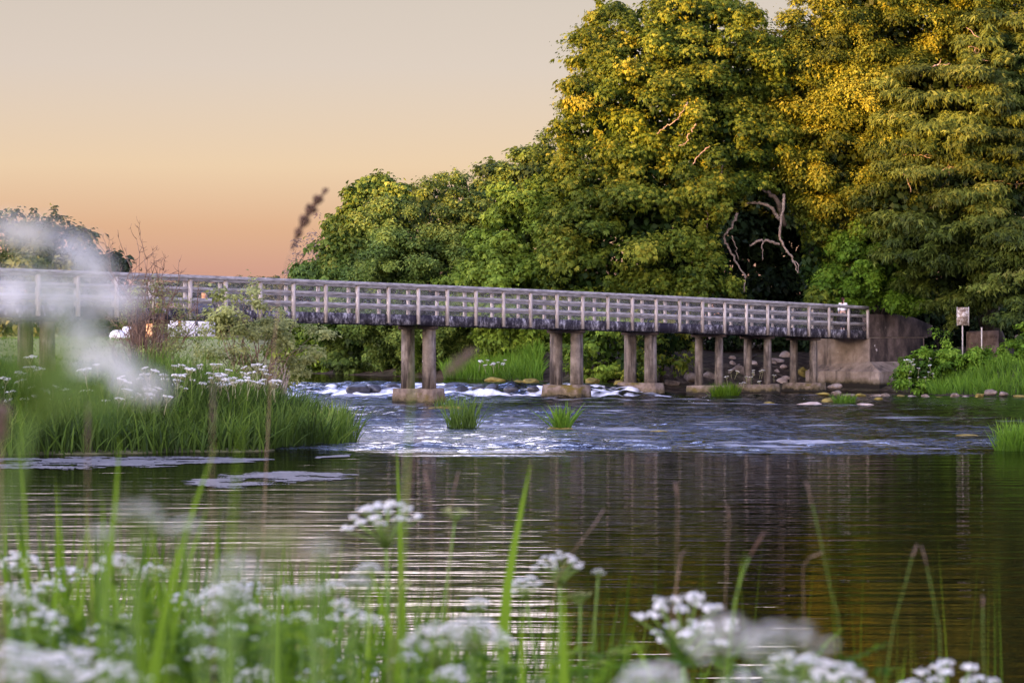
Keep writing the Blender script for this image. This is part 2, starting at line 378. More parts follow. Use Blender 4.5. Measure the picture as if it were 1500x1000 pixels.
cam = bpy.data.cameras.new("camera"); co = bpy.data.objects.new("camera", cam); link(co)
cam.sensor_width = 36; cam.lens = F / 1500 * 36; cam.clip_start = .05; cam.clip_end = 9000
co.location = (0, 0, H); co.rotation_euler = (R(90) - math.atan((500 - HZ) / F), 0, 0)
cam.dof.use_dof = True; cam.dof.focus_distance = 112; cam.dof.aperture_fstop = 10.0; cam.dof.aperture_blades = 0
scene.camera = co
scene.render.engine = "CYCLES"
cy = scene.cycles
cy.use_denoising = True
try: cy.denoiser = "OPENIMAGEDENOISE"
except Exception: pass
cy.max_bounces = 6; cy.diffuse_bounces = 3; cy.glossy_bounces = 3; cy.transparent_max_bounces = 16; cy.transmission_bounces = 3
cy.sample_clamp_indirect = 6
scene.view_settings.view_transform = "Standard"; scene.view_settings.look = "None"; scene.view_settings.exposure = 0; scene.view_settings.gamma = 1
scene.render.resolution_x = 1024; scene.render.resolution_y = 682

# ------------------------------------------------------------------ river outline, ground, water
RIVER = np.array([(-70, 12), (-30, 10), (0, 9), (40, 9), (70, 30), (75, 80), (45, 108), (30, 118), (23, 121.5), (19.8, 123.5), (19.5, 132.4), (15.2, 135.4), (12.4, 134), (9.6, 131), (7.2, 128.5), (4.4, 126.5),
                  (0, 130), (-2.5, 135), (-7, 144), (-12.2, 154), (-25, 172), (-60, 205), (-70, 190), (-34, 160), (-17, 138), (-10.8, 112), (-8.6, 90), (-5.6, 78), (-4.6, 70.5), (-6.5, 66.5),
                  (-13, 64), (-40, 55), (-75, 30)], float)
def river_sd(x, y):
    """signed distance to the river outline, negative in the water"""
    P = RIVER; Q = np.roll(P, -1, axis=0)
    d = np.full(x.shape, 1e9); inside = np.zeros(x.shape, bool)
    for (ax, ay), (bx, by) in zip(P, Q):
        ex, ey = bx - ax, by - ay
        t = np.clip(((x - ax) * ex + (y - ay) * ey) / (ex * ex + ey * ey), 0, 1)
        d = np.minimum(d, np.hypot(x - ax - t * ex, y - ay - t * ey))
        c = ((ay > y) != (by > y)) & (x < (bx - ax) * (y - ay) / (by - ay + 1e-12) + ax)
        inside ^= c
    return np.where(inside, -d, d)
def ground_z(x, y):
    x = np.asarray(x, float); y = np.asarray(y, float)
    sd = river_sd(x, y) + .5 * fbm(x * .5, y * .5, 3)
    up = sstep(y, 110, 128)
    z = .05 + .5 * up * (x < 2) - 1.0 * sstep(-sd, 0, 2.5)
    far = sstep(y, 30, 60)
    lb = sstep(-x, 1, 4) * far                              # the low left bank rises more gently
    z = z + 1.35 * sstep(sd, 0, 4.5) * (1 - lb) + lb * (1.0 * sstep(sd, 0, 7) + .75 * sstep(sd, 5, 20)) + far * (1 - lb) * (.75 * sstep(sd, 3, 16))
    z = z + .12 * fbm(x * .4, y * .4, 5) * sstep(sd, -1, 2)
    r = np.hypot(x, y)
    z = z + sstep(r, 500, 2500) * (14 + 10 * fbm(x * .0015, y * .0015, 9))
    return z
def grid(xs, ys, zf, mb, tintf=None):
    X, Y = np.meshgrid(xs, ys); Z = zf(X, Y)
    nx, ny = len(xs), len(ys)
    i = np.arange(ny - 1)[:, None] * nx + np.arange(nx - 1)[None]
    q = np.stack([i, i + 1, i + nx + 1, i + nx], -1).reshape(-1, 4)
    mb.add(np.stack([X, Y, Z], -1).reshape(-1, 3), q, tint=None if tintf is None else tintf(X, Y, Z).ravel())
    return X, Y, Z
def on_ground(px, py, z0=105.0, z1=160.0):
    Zs = np.arange(z0, z1, .15); p = np.stack([(px - 750) / F * Zs, Zs, H + (HZ - py) / F * Zs], -1)
    g = np.maximum(ground_z(p[:, 0], p[:, 1]), -.02); k = int(np.argmax(p[:, 2] <= g)); return p[k]
ax_ = lambda *seg: np.unique(np.concatenate([np.arange(a, b, s) for a, b, s in seg]))
gx = ax_((-3000, -300, 300), (-300, -60, 20), (-60, -24, 2.5), (-24, 30, .6), (30, 60, 2.5), (60, 300, 20), (300, 3001, 300))
gy = ax_((-400, -20, 40), (-20, 56, 3), (56, 160, .7), (160, 260, 5), (260, 600, 30), (600, 4001, 400))
mb = MB()
def turf(X, Y, Z):
    wood = sstep(X + .13 * (Y - 100), -8, -4) * sstep(Y, 100, 120)
    return np.clip(.9 - .9 * wood - .6 * (Z < .5), 0, 1)
grid(gx, gy, ground_z, mb, turf)
tag(mb.build("ground", M["soil"], smooth=True), "grassy river banks and fields reaching to the horizon", "ground", kind="structure")

# unseen rise added behind the camera to shade the lower trees
def shadow_hill_z(X, Y):
    a = (X - -177) * SUN_AZ[0] + (Y - -30) * SUN_AZ[1]       # along the sun direction
    b = -(X - -177) * SUN_AZ[1] + (Y - -30) * SUN_AZ[0]
    return -1 + (32.7 + 4.5 * fbm(b * .07, a * .07, 21, 5)) * np.exp(-(a / 45) ** 2) * sstep(230 - np.abs(b), 0, 120)
mb = MB(); grid(np.arange(-420, 60, 3.0), np.arange(-330, 280, 3.0), shadow_hill_z, mb)
tag(mb.build("shadow_hill", M["hedge"], smooth=True), "unseen rise added behind the viewer to shade the lower trees", "shadow_hill", kind="structure")

def water_z(x, y):
    z = .10 * sstep(y, 96, 116) * sstep(-x, -9, -2) + .45 * sstep(y, 117.5, 122.5 ) * sstep(-x, -8, -5)
    return z
def rapid(x, y):
    edge = 65 + 3.5 * fbm(x * .16, y * .05, 31) + .10 * (x - 5)
    band = .5 + .9 * fbm(x * .07 + y * .03, y * .20, 33, 3)
    ys = y + 5.5 * fbm(x * .12, y * .55, 35, 4)
    r = sstep(ys, edge, edge + 3.0) * (1 - sstep(y, 124, 128))
    lane = np.exp(-((y - (68.5 + .10 * x)) / 3.2) ** 2)
    r = r * np.clip(.45 + .75 * band + .45 * lane, .12, 1.25)
    r = r * (1 - .55 * sstep(x, 13, 19)) * (1 - .35 * sstep(y, 70, 76) * sstep(x, 2, 10))
    return np.clip(r, 0, 1.2)
def wave_z(X, Y):
    r = rapid(X, Y)
    n = fbm(X * .9, Y * 1.5, 41, 4) * .10 + fbm(X * .35, Y * .8, 43, 3) * .10
    weir = np.exp(-((Y - 119.5) / 3.0) ** 2) * sstep(-X, -8, -5)
    return water_z(X, Y) + r * n + weir * fbm(X * .8, Y * 1.1, 47, 4) * .35
wx = ax_((-90, -15, 3), (-15, 27, .17), (27, 90, 3)); wy = ax_((7, 57, 1.0), (57, 128, .13), (128, 212, 1.5))
mb = MB(); X, Y, Z = grid(wx, wy, wave_z, mb)
wo = mb.build("water", M["water"], smooth=True)
rg = rapid(X, Y)
weir = np.exp(-((Y - 119.2) / 2.6) ** 2) * sstep(-X, -8, -5)
foam = np.clip((.8 * fbm(X * .55, Y * .8, 51, 5) + .9 * fbm(X * 2.3, Y * 3, 52, 3)) * 3.0 + weir * 1.7 - 1.25, 0, 1) * sstep(weir, .05, .4)
streak = np.clip((fbm(X * .30, Y * 1.4, 53, 5)) * 3.2 + rg * .9 - 1.55, 0, .75) * rg
foam = np.maximum(foam, streak * .30)
for nm, arr in (("rough", np.clip(rg + weir, 0, 1.3)), ("foam", foam)):
    a_ = wo.data.attributes.new(nm, "FLOAT", "POINT"); a_.data.foreach_set("value", arr.ravel().astype(np.float32))
tag(wo, "dark still river pool below blue broken rapids and a low white weir", "river", kind="structure")

# ------------------------------------------------------------------ bridge
BA, BB, BC, Z0B = -695.7267, 48.52707, .01540516, 92.0
SP = Z0B * math.hypot(BB / F, BC)
U = np.array([BB / F, BC, 0]) * Z0B / SP                # along the deck, to the right and away
O = np.array([U[1], -U[0], 0])                          # outwards on the near side
def bp(i, o=0.0):
    i = np.asarray(i, float)
    return np.stack([Z0B * (BA + BB * i) / F + O[0] * o, Z0B * (1 + BC * i) + O[1] * o], -1)
def i_at(px): return (px - 750 - BA) / (BB - BC * (px - 750))
_px = np.array([0, 200, 400, 620, 850, 1030, 1200, 1277.0]); _py = np.array([393, 399.3, 407, 416.2, 427.5, 436, 444.5, 448.8])
_i = i_at(_px); _z = H + (HZ - _py) / F * Z0B * (1 + BC * _i)
_zc = np.polyfit(_i, _z, 2)
zt = lambda i: np.polyval(_zc, i)                        # top of the handrail
LO = lambda side, o: o if side == 0 else -2.0 - o        # mirror for the far side
bridge = empty("footbridge", (*bp(11.4, -1), 0.0)); BO = np.array(bridge.location)
tag(bridge, "long grey railed footbridge on concrete piers crossing the river", "bridge")
ST = np.arange(-3, 30.01, .5)
def sweep(mb, o0, o1, z0, z1, st=ST):
    a = bp(st, o0); b = bp(st, o1); z = zt(st)
    v = np.stack([np.column_stack([a, z + z0]), np.column_stack([b, z + z0]), np.column_stack([b, z + z1]), np.column_stack([a, z + z1])], 1)
    n = len(st); q = []
    for k in range(n - 1):
        for e in range(4):
            q.append([4 * k + e, 4 * k + (e + 1) % 4, 4 * k + 4 + (e + 1) % 4, 4 * k + 4 + e])
    q += [[0, 3, 2, 1], [4 * n - 4, 4 * n - 3, 4 * n - 2, 4 * n - 1]]
    return mb.add(v.reshape(-1, 3), q)
def bbox(mb, i, o0, o1, half, z0, z1, zabs=False, taper=0.0):
    c = bp(i, 0); zz = 0 if zabs else float(zt(i))
    pts = []
    for z, t in ((z0, taper), (z1, 0)):
        for (s, o) in ((-1, o0 - t), (1, o0 - t), (1, o1 + t), (-1, o1 + t)):
            p = c + U[:2] * s * (half + t) + O[:2] * o
            pts.append([p[0], p[1], zz + z])
    return mb.hexa(pts)
rb = np.random.default_rng(5)
def world_part(mb, name, mat, parent, base, smooth=False):
    for k in range(len(mb.v)): mb.v[k] = mb.v[k] - base
    return mb.build(name, mat, parent, smooth=smooth)
world_part(sweep(MB(), -1.86, -.13, -1.34, -1.25), "deck", M["rail"], bridge, BO)
for side in (0, 1):
    def rng2(a, b): return sorted((LO(side, a), LO(side, b)))
    world_part(sweep(MB(), *rng2(-.125, -.004), -1.64, -1.23), "fascia_beam", M["fascia"], bridge, BO)
    world_part(sweep(MB(), *rng2(-.11, .13), -.155, 0), "handrail", M["rail"], bridge, BO)
    world_part(sweep(MB(), *rng2(-.055, -.003), -.575, -.43), "rail", M["rail"], bridge, BO)
    world_part(sweep(MB(), *rng2(-.055, -.003), -.985, -.83), "rail", M["rail"], bridge, BO)
    st = ST; o_ = LO(side, -.062); a = bp(st, o_)
    mb = MB(); lowz, hiz = zt(st) - 1.23, zt(st) - .16
    v = np.stack([np.column_stack([a, lowz]), np.column_stack([a, hiz])], 1).reshape(-1, 3)
    q = [[2 * k, 2 * k + 2, 2 * k + 3, 2 * k + 1] for k in range(len(st) - 1)]
    mb.add(v, q); w = world_part(mb, "wire_netting", M["wire"], bridge, BO)
    uv = w.data.uv_layers.new(name="metres")
    vi = np.zeros(len(w.data.loops), np.int32); w.data.loops.foreach_get("vertex_index", vi)
    uvv = np.column_stack([np.repeat(st * SP, 2), v[:, 2]])[vi]
    uv.data.foreach_set("uv", uvv.astype(np.float32).ravel())
    for i in range(-3, 31):
        mb = MB(); j = float(rb.normal(0, .012))
        bbox(mb, i + j * .3, *rng2(0.0, .10), .064, -1.60 + j, -.157)
        world_part(mb, "post", M["post"], bridge, BO)
def rough_mesh(o, amp, scale, seed):
    bm = bmesh.new(); bm.from_mesh(o.data)
    bmesh.ops.subdivide_edges(bm, edges=bm.edges[:], cuts=5, use_grid_fill=True)
    for v in bm.verts:
        p = v.co
        n1 = float(fbm(np.array([p.x * scale + p.z * 1.7]), np.array([p.y * scale - p.z * 1.3]), seed, 3)[0])
        n2 = float(fbm(np.array([p.z * scale + 9.1]), np.array([(p.x + p.y) * scale]), seed + 3, 3)[0])
        v.co += Vector((n1, n2, .5 * (n1 - n2))) * amp
    bm.to_mesh(o.data); bm.free(); o.data.update()
for k, (px, big) in enumerate([(70, 1), (235, 1), (629, 2), (845, 2), (953, 2), (1053, 0), (1124, 0), (1191, 0)]):
    i = float(i_at(px + 12)); zb = float(zt(i)) - 1.64
    pier = empty("pier", (0, 0, 0)); pier.parent = bridge
    cw, cu = ((.26, .13), (.30, .16), (.30, .16))[big if big < 2 else 2] if big else (.20, .115)
    foot_top = {0: .42, 1: 1.6, 2: .62}[big]
    for oc in (-.45, -1.58):
        c = bp(i, oc); mb = MB()
        bbox(mb, i, oc - cw * .72, oc + cw * .72, cu, foot_top - .15, zb - .14, zabs=True, taper=.015)
        world_part(mb, "column", M["concrete"], pier, BO)
    mb = MB(); bbox(mb, i, -1.95, -.12, cu * 1.15, zb - .14, zb - .002, zabs=True)
    world_part(mb, "cap_beam", M["steel"], pier, BO)
    if big != 1:
        mb = MB(); bbox(mb, i, -2.05, .02, cu + (.20 if big else .17), -.8, foot_top, zabs=True, taper=.12)
        f = world_part(mb, "footing", M["footing"], pier, BO); rough_mesh(f, .10, 1.1, 60 + k)

# abutment at the right end
ab = empty("bridge_abutment", (*bp(30, 0), 0)); AB = np.array(ab.location)
tag(ab, "stained concrete abutment and parapet at the right end of the footbridge", "abutment")
def ablock(poly_u, o0, o1, name, mat, extra=None):
    """prism: outline in (along, z) swept between two cross positions"""
    n = len(poly_u); v = []
    for o in (o0, o1):
        for (u, z) in poly_u:
            p = U[:2] * u + O[:2] * o; v.append([p[0], p[1], z])
    b = bmesh.new(); vs = [b.verts.new(x) for x in v]
    b.faces.new(vs[:n][::-1]); b.faces.new(vs[n:])
    for k in range(n): b.faces.new([vs[k], vs[(k + 1) % n], vs[n + (k + 1) % n], vs[n + k]])
    bmesh.ops.recalc_face_normals(b, faces=b.faces)
    bmesh.ops.bevel(b, geom=[e for e in b.edges], offset=.03, segments=1, affect="EDGES")
    me = bpy.data.meshes.new(name); b.to_mesh(me); b.free(); me.materials.append(mat)
    o = bpy.data.objects.new(name, me); return link(o, ab)
ze = float(zt(30))
dk = ze - 1.25
ablock([(.12, -1), (5.6, -1), (5.6, dk - .34), (.12, dk - .34)], -3.2, .06, "abutment_wall", M["abut"])
ablock([(.13, dk - .335), (5.9, dk - .335), (5.9, dk - .30), (.13, dk - .30)], -3.23, .10, "ledge", M["abut"])
ablock([(.14, dk - .295), (6.4, dk - .295), (6.4, dk + .30), (5.0, dk + .62), (3.7, dk + .86), (.14, dk + .86)], -.36, .055, "parapet", M["parapet"])
ablock([(.14, dk - .295), (5.6, dk - .295), (5.6, dk + .5), (.14, dk + .5)], -2.75, -2.35, "parapet", M["parapet"])
ablock([(.20, dk - 1.55), (5.4, dk - 1.55), (5.4, dk - .345), (.20, dk - .345)], .065, .095, "stained_panel", M["parapet"])
ablock([(-.45, -1), (3.0, -1), (3.0, .95), (-.45, .95)], -3.35, 1.0, "plinth", M["abut"])
def wedge():
    b = bmesh.new()
    pts = []
    for (u, o, z) in ((-.40, .95, .953), (2.9, .95, .953), (2.9, .10, 1.42), (.10, .10, 1.42), (.10, -3.2, 1.25), (-.40, -3.2, .953)):
        p = U[:2] * u + O[:2] * o; pts.append(b.verts.new((p[0], p[1], z)))
    b.faces.new(pts[:4]); b.faces.new([pts[0], pts[3], pts[4], pts[5]])
    me = bpy.data.meshes.new("sloped_coping"); bmesh.ops.recalc_face_normals(b, faces=b.faces); b.to_mesh(me); b.free(); me.materials.append(M["abut"])
    return link(bpy.data.objects.new("sloped_coping", me), ab)
wedge()

# ------------------------------------------------------------------ foliage builders
def leaf_quads(mb, P, Nn, D, L, W, tint, droop=.15):
    """diamond leaves: base P, normal Nn, direction D"""
    S = nrm(np.cross(Nn, D)); L = L[:, None]; W = W[:, None]
    mid = P + D * L * .5 + Nn * L * .06
    tip = P + D * L - Nn * L * droop
    v = np.stack([P, mid + S * W * .5, tip, mid - S * W * .5], 1)
    n = len(P); q = np.arange(4 * n).reshape(n, 4)
    mb.add(v.reshape(-1, 3), q, tint=np.repeat(np.clip(tint, 0, 1), 4))
def palmate(mb, P, Nn, D, L, tint, k=5, spread=1.25, wid=.42):
    S = nrm(np.cross(Nn, D))
    for a in np.linspace(-spread, spread, k):
        d = nrm(D * math.cos(a) + S * math.sin(a) - Nn * .18)
        ln = L * (1 - .28 * abs(a) / spread)
        leaf_quads(mb, P, Nn, d, ln, ln * wid, tint, droop=.25)
def rand_dir(rng, n):
    v = rng.normal(size=(n, 3)); return nrm(v)
def crown(mb, lobes, rng, kind, size, cover=2.0, sub=(.55, 1.05), flat=.8, dens=1.0, hole=None, tint0=.5, hang=.5, back=.35, core=True, ragged=.18):
    """lobes: (px, py, rx, ry, Z) in photo pixels at depth Z -> leafy sub-clumps on the lobes' outer shells"""
    L = []
    for (px, py, rx, ry, Z) in lobes:
        m = Z / F; L.append((at(px, py, Z), np.array([rx * m, min(rx, ry) * m * .85, ry * m])))
    tops = max(c[2] + r[2] for c, r in L); bots = min(c[2] - r[2] for c, r in L)
    cents = []
    for c, r in L:
        rm = float(np.cbrt(np.prod(r))); sr0 = (sub[0] + sub[1]) / 2
        n = max(6, int(dens * 4 * np.pi * rm * rm / (np.pi * sr0 * sr0) * 1.55))
        d = rand_dir(rng, n)
        keep = (d[:, 1] < .3) | (rng.random(n) < back)
        d = d[keep]
        p = c + r * d * rng.uniform(.70, 1.0 + ragged, len(d))[:, None] ** 1.0
        ok = np.ones(len(p), bool)
        for c2, r2 in L:
            if c2 is c: continue
            ok &= (np.linalg.norm((p - c2) / r2, axis=1) > .72) | (rng.random(len(p)) < .12)
        p = p[ok]; d = d[ok]
        sz = rng.uniform(*sub, len(p)) * min(1.0, .45 + rm / 3.0)
        cents += [(p[k], d[k], sz[k]) for k in range(len(p))]
    la = size * size * (.9 if kind == "palm" else .28)
    PP, NN, DD, LL, TT = [], [], [], [], []
    for (p, d, s) in cents:
        if hole is not None and hole(p): continue
        n = int(cover * 2 * np.pi * s * s / la); n = max(5, min(n, 900))
        e = rand_dir(rng, n)
        e = nrm(e + .55 * d + np.array([0, -.1, .35]))
        an = np.array([rng.uniform(.65, 1.55), rng.uniform(.7, 1.3), rng.uniform(.55, 1.15) * flat]) * s
        q = p + an * e * np.clip(np.abs(rng.normal(.72, .27, n)), .1, 1.6)[:, None]
        if rng.random() < .4:                      # a spray of leaves along an outgrown twig
            k = max(3, n // 4); ln_ = rng.uniform(.7, 1.7) * s; dd = nrm(d + rng.normal(0, .45, 3) + np.array([0, 0, .15]))
            q[:k] = p + dd * (rng.uniform(.4, 1.0, k)[:, None] * ln_ * .95) + rng.normal(0, .10, (k, 3))
        if hole is not None:
            kk = np.array([not hole(x) for x in q]); q = q[kk]; e = e[kk]; n = len(q)
            if n == 0: continue
        nn = nrm(e * .7 + np.array([0, 0, .75]) + rng.normal(0, .38, (n, 3)))
        dr = nrm(e + rng.normal(0, .5, (n, 3)) - np.array([0, 0, hang]))
        dr = nrm(dr - nn * np.sum(dr * nn, 1)[:, None])
        PP.append(q); NN.append(nn); DD.append(dr); LL.append(size * np.clip(rng.lognormal(-.12, .32, n), .4, 1.7) * rng.uniform(.8, 1.15))
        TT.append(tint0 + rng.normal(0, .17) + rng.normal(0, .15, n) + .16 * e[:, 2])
    P = np.concatenate(PP); Nn = np.concatenate(NN); D = np.concatenate(DD); LN = np.concatenate(LL); T = np.concatenate(TT)
    if kind == "palm":
        m_ = rng.random(len(P)) < .68
        palmate(mb, P[m_], Nn[m_], D[m_], LN[m_], T[m_]); k_ = ~m_
        for _ in range(2):
            leaf_quads(mb, P[k_] + rng.normal(0, .07, (k_.sum(), 3)), nrm(Nn[k_] + rng.normal(0, .3, (k_.sum(), 3))), nrm(D[k_] + rng.normal(0, .4, (k_.sum(), 3))), LN[k_] * .75, LN[k_] * .4, T[k_] - .06, droop=.2)
    elif kind == "lobed": palmate(mb, P, Nn, D, LN, T, k=3, spread=.9, wid=.62)
    elif kind == "spray":
        leaf_quads(mb, P, Nn, D, LN * 1.5, LN * .34, T, droop=.3)
        leaf_quads(mb, P + Nn * .03, Nn, nrm(D + .6 * np.cross(Nn, D)), LN, LN * .3, T, droop=.3)
    else: leaf_quads(mb, P, Nn, D, LN, LN * .62, T, droop=.2)
    if core:                                   # inner leaves closing the crown, tinted dark to paint its inner shade
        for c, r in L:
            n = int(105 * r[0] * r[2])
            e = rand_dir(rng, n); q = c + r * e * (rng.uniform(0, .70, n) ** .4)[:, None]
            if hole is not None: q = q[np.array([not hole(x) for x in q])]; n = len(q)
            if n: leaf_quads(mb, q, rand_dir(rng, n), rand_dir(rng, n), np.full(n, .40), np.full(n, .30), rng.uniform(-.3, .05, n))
    return L
def limb_pts(a, b, rng, n=6, sag=.12):
    t = np.linspace(0, 1, n)[:, None]; a = np.asarray(a); b = np.asarray(b); ln = np.linalg.norm(b - a)
    p = a + (b - a) * t
    p = p + np.sin(t * np.pi) * rng.normal(0, sag * ln, 3) * np.array([1, 1, .5])
    p[1:-1] += rng.normal(0, .03 * ln, (n - 2, 3))
    return p
def wood(mb, base, L, rng, r0, hole=None):
    top = max(L, key=lambda c: c[0][2])[0]
    cx = np.mean([c[0][0] for c in L]); cyy = np.mean([c[0][1] for c in L])
    fork = np.array([base[0] * .85 + cx * .15, base[1] * .6 + cyy * .4, base[2] + (top[2] - base[2]) * .38])
    tr = limb_pts(base - np.array([0, 0, .4]), fork, rng, 6, .04)
    mb.tube(tr, np.linspace(r0 * 1.25, r0 * .75, 6), 9)
    for c, r in L:
        p = limb_pts(fork, c, rng, 6, .10)
        if hole is not None and any(hole(np.array([q[0], min(q[1], 141.0), q[2]])) for q in np.concatenate([p, (p[1:] + p[:-1]) / 2])): continue
        mb.tube(p, np.linspace(r0 * .5, r0 * .14, 6), 6)
        for k in range(4):
            e = rand_dir(rng, 1)[0]; e[2] = abs(e[2]) * .6
            p2 = limb_pts(p[3], c + r * e * .95, rng, 5, .1)
            mb.tube(p2, np.linspace(r0 * .16, r0 * .04, 5), 5)
def tree(name, label, cat, basepx, Z, lobes, mat, kind, size, seed, r0=.3, group=None, **kw):
    rng = np.random.default_rng(seed)
    b = at(basepx, HZ, Z); b[2] = float(ground_z(np.array([b[0]]), np.array([b[1]]))[0])
    t = empty(name, b); tag(t, label, cat, group)
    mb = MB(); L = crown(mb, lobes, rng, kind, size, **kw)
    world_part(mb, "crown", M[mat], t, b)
    if r0 > 0:
        wb = MB(); wood(wb, b, L, rng, r0, kw.get('hole')); world_part(wb, "trunk", M["bark"], t, b, smooth=True)
    return t, b
tuft_rng = np.random.default_rng(77)
def blades(mb, base, h, w, rng, lean=.35, segs=3, tint=None, curl=.4):
    n = len(base); h = np.broadcast_to(h, (n,)); w = np.broadcast_to(w, (n,))
    az = rng.uniform(0, 2 * np.pi, n); d = np.stack([np.cos(az), np.sin(az), 0 * az], -1)
    fa = rng.uniform(0, np.pi, n); s = np.stack([np.cos(fa) , .35 * np.sin(fa), 0 * fa], -1); s = nrm(s)
    ln = np.abs(rng.normal(0, lean, n)); cu = np.abs(rng.normal(0, curl, n))
    V = []
    for k in range(segs + 1):
        t = k / segs
        hor = h * (ln * t + cu * t * t * .8); ver = h * (t - .35 * cu * t ** 3)
        c = base + d * hor[:, None]; c[:, 2] += ver
        ww = (w * (1 - t) ** .6 * (.65 + .5 * min(1, 3 * t)))[:, None]
        V += [c - s * ww * .5, c + s * ww * .5]
    V = np.stack(V, 1)
    m = 2 * (segs + 1); i0 = (np.arange(n) * m)[:, None]
    q = np.concatenate([np.stack([i0[:, 0] + 2 * k, i0[:, 0] + 2 * k + 1, i0[:, 0] + 2 * k + 3, i0[:, 0] + 2 * k + 2], -1) for k in range(segs)])
    if tint is None: tint = np.clip(rng.normal(.5, .2, n), 0, 1)
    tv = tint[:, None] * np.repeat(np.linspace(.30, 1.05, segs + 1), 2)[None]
    mb.add(V.reshape(-1, 3), q, tint=tv.ravel())

# ------------------------------------------------------------------ trees of the far bank
def cave(p):                                   # hollow under the old chestnut where its bare branches show
    q = at(1115, 350, 137.0)
    m = 137.0 / F
    a = (p[0] - q[0]) / (66 * m); b = (p[2] - q[2]) / (72 * m)
    c = at(1135, 430, 137.0); a2 = (p[0] - c[0]) / (40 * m); b2 = (p[2] - c[2]) / (66 * m)
    return p[1] < 142.0 and (a * a + b * b < 1 or a2 * a2 + b2 * b2 < 1)

Z1 = 138
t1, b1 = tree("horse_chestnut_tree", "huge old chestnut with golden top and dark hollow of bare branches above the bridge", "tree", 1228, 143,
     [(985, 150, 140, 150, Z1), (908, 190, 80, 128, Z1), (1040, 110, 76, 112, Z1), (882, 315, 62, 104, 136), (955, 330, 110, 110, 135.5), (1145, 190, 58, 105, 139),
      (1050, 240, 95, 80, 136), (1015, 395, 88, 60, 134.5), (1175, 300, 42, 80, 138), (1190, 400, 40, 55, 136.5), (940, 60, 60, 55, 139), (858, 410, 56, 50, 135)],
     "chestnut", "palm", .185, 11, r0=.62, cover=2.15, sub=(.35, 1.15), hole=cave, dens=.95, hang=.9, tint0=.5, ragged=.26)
# bare, gnarled branches that show in the hollow
def bare(pts, r0, r1, name="bare_branch", Z=135.6):
    P = np.array([at(x, y, Z + dz) for x, y, dz in pts]); k = 5
    tt = np.linspace(0, len(P) - 1, (len(P) - 1) * k + 1); P = np.stack([np.interp(tt, np.arange(len(P)), P[:, j]) for j in range(3)], -1)
    for _ in range(2): P[1:-1] = (P[:-2] + 2 * P[1:-1] + P[2:]) / 4
    rg_ = np.random.default_rng(int(pts[0][0] * 7 + pts[0][1])); P[1:-1] += rg_.normal(0, .035, P[1:-1].shape)
    mb = MB(); mb.tube(P, .72 * np.linspace(r0, r1, len(P)) * rg_.uniform(.85, 1.15, len(P)), 7)
    world_part(mb, name, M["palebark"], t1, b1, smooth=True)
bare([(1040, 300, -.2), (1062, 282, 0), (1090, 271, 0), (1118, 276, .3), (1137, 290, .8), (1150, 330, 2)], .10, .20)
bare([(1060, 295, -.1), (1074, 275, .1), (1090, 271, .2)], .09, .10)
bare([(1148, 284, -.3), (1145, 318, -.3), (1141, 346, -.3), (1152, 368, -.3), (1164, 384, -.2), (1170, 400, 0)], .11, .045)
bare([(1080, 312, -.2), (1071, 335, -.2), (1059, 345, -.2), (1066, 362, -.2), (1080, 386, -.2), (1092, 406, -.3), (1090, 428, -.3)], .10, .05)
bare([(1098, 360, .2), (1112, 352, .2), (1128, 353, .2), (1142, 358, .5)], .075, .10)
bare([(1118, 354, .1), (1117, 368, .1), (1116, 382, .1)], .05, .02)
bare([(1095, 298, .3), (1112, 296, .3), (1130, 305, .5), (1142, 322, .8)], .07, .15)
bare([(1007, 150, -2.6), (1000, 165, -2.6), (990, 176, -2.6), (975, 184, -2.4), (962, 196, -2.2)], .05, .025)
bare([(1020, 182, -2.6), (1012, 192, -2.6), (1006, 208, -2.6), (994, 214, -2.5)], .05, .02)
bare([(1040, 214, -2.4), (1024, 226, -2.4), (1016, 240, -2.4), (1006, 246, -2.3)], .055, .02)
bare([(1058, 240, -2.2), (1056, 256, -2.2), (1050, 272, -2.0)], .055, .03)
bare([(1034, 305, -1.8), (1038, 318, -1.8), (1036, 335, -1.8)], .04, .02)
bare([(1072, 345, -.6), (1078, 360, -.6), (1082, 380, -.5)], .045, .02)
bare([(1160, 382, -.6), (1170, 388, -.7), (1168, 400, -.7)], .04, .015)

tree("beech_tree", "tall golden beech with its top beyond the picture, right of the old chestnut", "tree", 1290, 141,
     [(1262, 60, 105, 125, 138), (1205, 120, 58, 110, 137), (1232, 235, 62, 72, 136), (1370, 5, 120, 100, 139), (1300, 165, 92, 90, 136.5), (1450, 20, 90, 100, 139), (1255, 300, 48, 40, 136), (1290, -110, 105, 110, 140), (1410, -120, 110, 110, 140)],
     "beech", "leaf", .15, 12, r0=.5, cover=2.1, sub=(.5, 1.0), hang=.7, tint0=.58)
t3, b3 = tree("yew_tree", "dark feathery layered evergreen with bare twigs at the far right bank", "tree", 1455, 139,
     [(1400, 190, 105, 110, 134), (1462, 130, 75, 105, 134.5), (1385, 310, 108, 85, 132.5), (1470, 320, 72, 105, 132), (1330, 245, 52, 62, 134), (1400, 410, 58, 44, 134), (1490, 425, 42, 66, 130.5), (1350, 350, 50, 50, 132.5)],
     "yew", "spray", .19, 13, r0=.5, cover=2.3, sub=(.55, 1.25), flat=.38, hang=.15, tint0=.40, dens=1.2)
_rt = np.random.default_rng(131)
